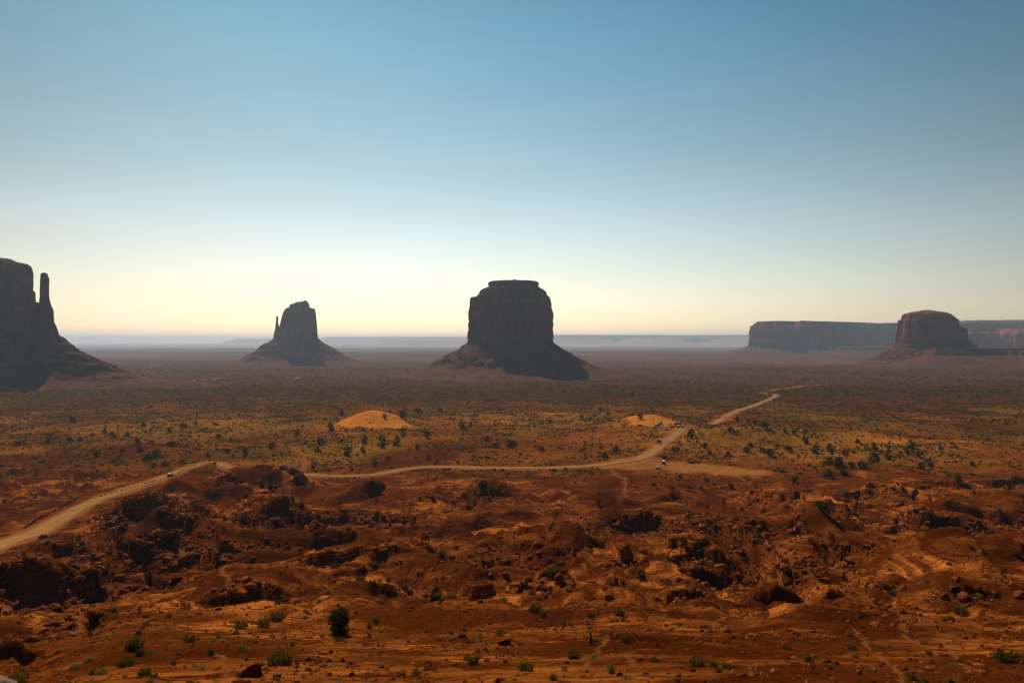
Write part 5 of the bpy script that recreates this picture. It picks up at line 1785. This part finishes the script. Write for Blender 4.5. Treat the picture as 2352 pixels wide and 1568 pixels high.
vehicle("car", "grey", p, rz, "parked_car", "tiny grey car on the far road beyond the crest", "car").name = "driving_car"


def c3(cx, cy):
    return ((1540 + cx / 14.7) * 0.9408, (1010 + cy / 14.7) * 0.9408)


for cx, cy, kind, col, rz, lab, roof in [
        (335, 440, "suv", "black", 0.3, "dark car alone on the orange dune, left of the other cars", None),
        (850, 500, "car", "grey", 0.5, "grey car at the lower left corner of the dune car cluster", None),
        (905, 425, "car", "silver", 0.35, "silver car second from the left in the dune car cluster", None),
        (985, 455, "suv", "navy", 0.9, "dark blue car at the centre front of the dune car cluster", None),
        (1010, 385, "suv", "white", 0.25, "white car in the middle of the dune car cluster", None),
        (1070, 320, "pickup", "white", 0.6, "white pickup topmost in the dune car cluster", None),
        (1120, 390, "car", "silver", -0.5, "silver car behind the front row of the dune car cluster", None),
        (1150, 475, "car", "white", -0.15, "low white car at the right front of the dune car cluster", None),
        (1500, 470, "van", "maroon", 1.3, "brown red van with pale roof, left side of the road crest", "white"),
        (1610, 375, "suv", "black", 1.0, "black car half hidden behind the vans at the road crest", None),
        (1705, 350, "pickup", "silver", 0.2, "silver pickup topmost of the vehicles at the road crest", None),
        (1705, 490, "van", "navy", 1.4, "dark van with white roof in the middle of the road crest", "white"),
        (1850, 490, "van", "brown", 1.5, "brown van rightmost of the vehicles at the road crest", None)]:
    p = on_ground(*c3(cx, cy))
    vehicle(kind, col, p, rz, {"car": "parked_car", "suv": "parked_car", "van": "parked_van", "pickup": "parked_pickup"}[kind], lab, {"car": "car", "suv": "car", "van": "van", "pickup": "pickup"}[kind], roof)

# ------------------------------------------------------------------ people
M_skin = flat_mat("skin", (0.36, 0.20, 0.13), 0.6, 0.3, 0.05)
M_hair = flat_mat("dark_hair", (0.02, 0.014, 0.010), 0.8, 0.2)
CLOTH = {c: flat_mat("cloth_" + c, v, 0.9, 0.1) for c, v in (("red", (0.45, 0.04, 0.03)), ("white", (0.65, 0.65, 0.63)), ("blue", (0.05, 0.09, 0.22)), ("black", (0.02, 0.02, 0.022)), ("tan", (0.30, 0.22, 0.13)), ("denim", (0.06, 0.08, 0.14)))}
_pv = [((0, 0, 0.96), .15), ((0, 0, 1.15), .15), ((0, 0, 1.38), .17), ((0, 0, 1.50), .065), ((0, .01, 1.60), .10), ((0, .01, 1.70), .085),
       ((.10, 0, .92), .10), ((.11, .01, .50), .075), ((.12, -.02, .08), .05), ((.12, .11, .04), .04), ((-.10, 0, .92), .10), ((-.11, .03, .50), .075), ((-.13, .0, .08), .05), ((-.13, .13, .04), .04),
       ((.19, 0, 1.40), .065), ((.25, .02, 1.14), .05), ((.24, .10, .90), .038), ((.24, .13, .80), .03), ((-.19, 0, 1.40), .065), ((-.26, .0, 1.14), .05), ((-.25, .08, .90), .038), ((-.25, .11, .80), .03)]
_pe = [(0, 1), (1, 2), (2, 3), (3, 4), (4, 5), (0, 6), (6, 7), (7, 8), (8, 9), (0, 10), (10, 11), (11, 12), (12, 13), (2, 14), (14, 15), (15, 16), (16, 17), (2, 18), (18, 19), (19, 20), (20, 21)]


def body_mesh():
    me = bpy.data.meshes.new("person_wire")
    me.from_pydata([v for v, _ in _pv], _pe, [])
    o = bpy.data.objects.new("person_wire", me)
    COL.objects.link(o)
    o.modifiers.new("skin", 'SKIN')
    sv = me.skin_vertices[0].data
    for i, (_, r) in enumerate(_pv):
        sv[i].radius = (r, r * (0.72 if i in (0, 1, 2) else 1.0))
        sv[i].use_root = i == 0
    s = o.modifiers.new("sub", 'SUBSURF')
    s.levels = 1
    dg = bpy.context.evaluated_depsgraph_get()
    out = bpy.data.meshes.new_from_object(o.evaluated_get(dg))
    bpy.data.objects.remove(o)
    out.name = "person"
    for p_ in out.polygons:
        z = p_.center.z
        ax = abs(p_.center.x)
        p_.use_smooth = True
        p_.material_index = 0 if z > 1.47 or (ax > .19 and z < 1.2 and z > .7) else (1 if z > .95 else (3 if z < .12 else 2))
    return out


P0 = body_mesh()
hv_, hf_ = rock_shape(3, 0, 2, 1, 1, 0.02)
hair_me = mesh("hair", hv_ * np.array([.105, .115, .085]) + np.array([0, -.015, 1.66]), hf_, M_hair, True)


def person(px, py, top, legs, rz, label):
    p = on_ground(px, py)
    me = P0.copy()
    me.materials.clear()
    for m in (M_skin, CLOTH[top], CLOTH[legs], CLOTH["black"]):
        me.materials.append(m)
    o = link("person", me, None, p, (0, 0, rz))
    link("hair", hair_me, o)
    tag(o, label, "person", "people by the vehicles")


person(1524.5, 1075.5, "black", "denim", 2.0, "person in dark clothes standing just right of the silver car")
person(1459, 1038, "black", "denim", 0.5, "person in dark clothes standing by the road, left of the junction")
for cx, cy, t, l, lab in [(205, 440, "black", "denim", "person in dark clothes at the far left of the orange dune"), (245, 385, "blue", "tan", "person in blue top behind the lone dark car on the dune"),
                          (450, 435, "tan", "denim", "person in tan top just right of the lone dark car"), (670, 410, "red", "black", "person in red top left of the dune car cluster"),
                          (735, 430, "black", "denim", "person in black beside the left end of the dune cars"), (815, 385, "blue", "black", "person in blue top behind the left dune cars"), (1005, 300, "white", "denim", "person in white top above the dune car cluster"),
                          (1080, 250, "tan", "black", "person in tan top, highest above the dune cars"), (1248, 250, "red", "black", "person in red top alone on the dune crest at right")]:
    person(*c3(cx, cy), t, l, R.uniform(0, 6), lab)

# ------------------------------------------------------------------ the few buildings far out on the plain
M_wallw = flat_mat("pale_render_wall", (0.52, 0.44, 0.36), 0.9, 0.1)
M_roofw = flat_mat("white_metal_roof", (0.26, 0.25, 0.24), 0.8, 0.3, 0.08)
M_door = flat_mat("brown_door", (0.09, 0.05, 0.03))


def building(px, py, w, d_, h, rz, label):
    p = on_ground(px, py)
    rt = empty("low_building", p, rz)
    link("wall", mesh("wall", *box_vf(-w / 2, w / 2, -d_ / 2, d_ / 2, -1.0, h), M_wallw), rt)
    V = [(-w / 2 - .5, -d_ / 2 - .5, h + .02), (w / 2 + .5, -d_ / 2 - .5, h + .02), (w / 2 + .5, d_ / 2 + .5, h + .02), (-w / 2 - .5, d_ / 2 + .5, h + .02), (-w / 2 - .5, 0, h + 1.3), (w / 2 + .5, 0, h + 1.3)]
    link("roof", mesh("roof", V, [(0, 1, 5, 4), (2, 3, 4, 5), (0, 4, 3), (1, 2, 5), (3, 2, 1, 0)], M_roofw), rt)
    link("door", mesh("door", *box_vf(-.5, .5, -d_ / 2 - .06, -d_ / 2 + .02, 0, 2.1), M_door), rt)
    for k in (-0.3, 0.3):
        link("window", mesh("window", *box_vf(k * w - .7, k * w + .7, -d_ / 2 - .05, -d_ / 2 + .02, 1.0, 2.0), M_glass), rt)
    tag(rt, label, "building")


building(684, 870, 15, 8, 3.2, 0.1, "long low white roofed building alone on the plain left of centre")
for px, py, w, lab in ((447, 876, 7, "leftmost white roofed cabin of the small settlement behind the left butte"), (470, 874, 9, "middle cabin of the small settlement behind the left butte"), (497, 872, 11, "rightmost long cabin of the small settlement behind the left butte")):
    building(px, py, w, 7, 3, R.uniform(-.2, .2), lab)

# ------------------------------------------------------------------ labels: each plant and stone by its look and by what it stands beside
MARKS = [("the tall oval juniper", 780, 1430), ("the dark wedge boulder", 572, 1530), ("the bare dead tree", 1355, 1460), ("the dome shaped boulder", 1160, 1468), ("the moving dark car", 391, 1090), ("the silver car", 1512, 1074),
         ("the black parked car", 1589, 1062), ("the pale sand dune", 864, 965), ("the dune with parked cars", 1492, 972), ("the square block boulder", 852, 1118), ("the tilted slab outcrop", 672, 1088), ("the road junction", 1455, 1058),
         ("the crest of the road", 1572, 984), ("the shadowed ledges far left", 60, 1320), ("the shadowed ledge below the badland knob", 290, 1330), ("the long dark ledge at right", 2140, 1195), ("the steep shaded gully bank", 1730, 1280),
         ("the ledge in the central hollow", 1110, 1300), ("the black overhang at the right edge", 2330, 1105), ("the left road bend", 470, 1062), ("the bottom right corner", 2300, 1550), ("the bottom left corner", 60, 1555),
         ("the bottom edge's middle", 1250, 1560), ("the smooth hill at right", 2010, 1245), ("the little knob above the gully", 1490, 1145), ("the bare knoll crest", 1000, 1370), ("the badland knob", 330, 1150), ("the left road stretch", 90, 1220),
         ("the far road bend", 1770, 905), ("the domed butte", 2130, 800), ("the sandy ridge at left", 420, 985), ("the straight middle road", 1100, 1076), ("the right edge's hollow", 2300, 1300), ("the stony hollow at right", 2140, 1375),
         ("the rocky knob in the middle", 1120, 1110), ("the scrubby rise at right", 1900, 1010), ("the round boulder row", 1790, 1450), ("the slickrock lip", 1580, 1375), ("the lower right slope", 1980, 1480), ("the boulder chute", 500, 1400), ("the brushy basin", 1100, 1000)]
ORD = ["", "second closest", "third closest", "fourth closest", "fifth closest", "sixth closest", "seventh closest", "eighth closest", "ninth closest", "tenth closest", "eleventh closest", "twelfth closest"]
bins = {}
for o, kind, look, px, py in ITEMS:
    best = min(MARKS, key=lambda m_: math.hypot(px - m_[1], (py - m_[2]) * 1.6))
    dx, dy = px - best[1], (py - best[2]) * 1.6
    if math.hypot(dx, dy) < 14:
        way = "close by"
    elif abs(dx) > 1.3 * abs(dy):
        way = "right of" if dx > 0 else "left of"
    else:
        way = "in front of" if dy > 0 else "beyond"
    bins.setdefault((look, way, best[0]), []).append((math.hypot(dx, dy), o))
used = set()
for (look, way, mk), L in bins.items():
    L.sort(key=lambda t: t[0])
    for k, (_, o) in enumerate(L):
        o["label"] = f"{look} {way} {mk}" + ((", nearest one" if len(L) > 1 else "") if k == 0 else f", {ONES[min(k + 1, 19)]} closest")
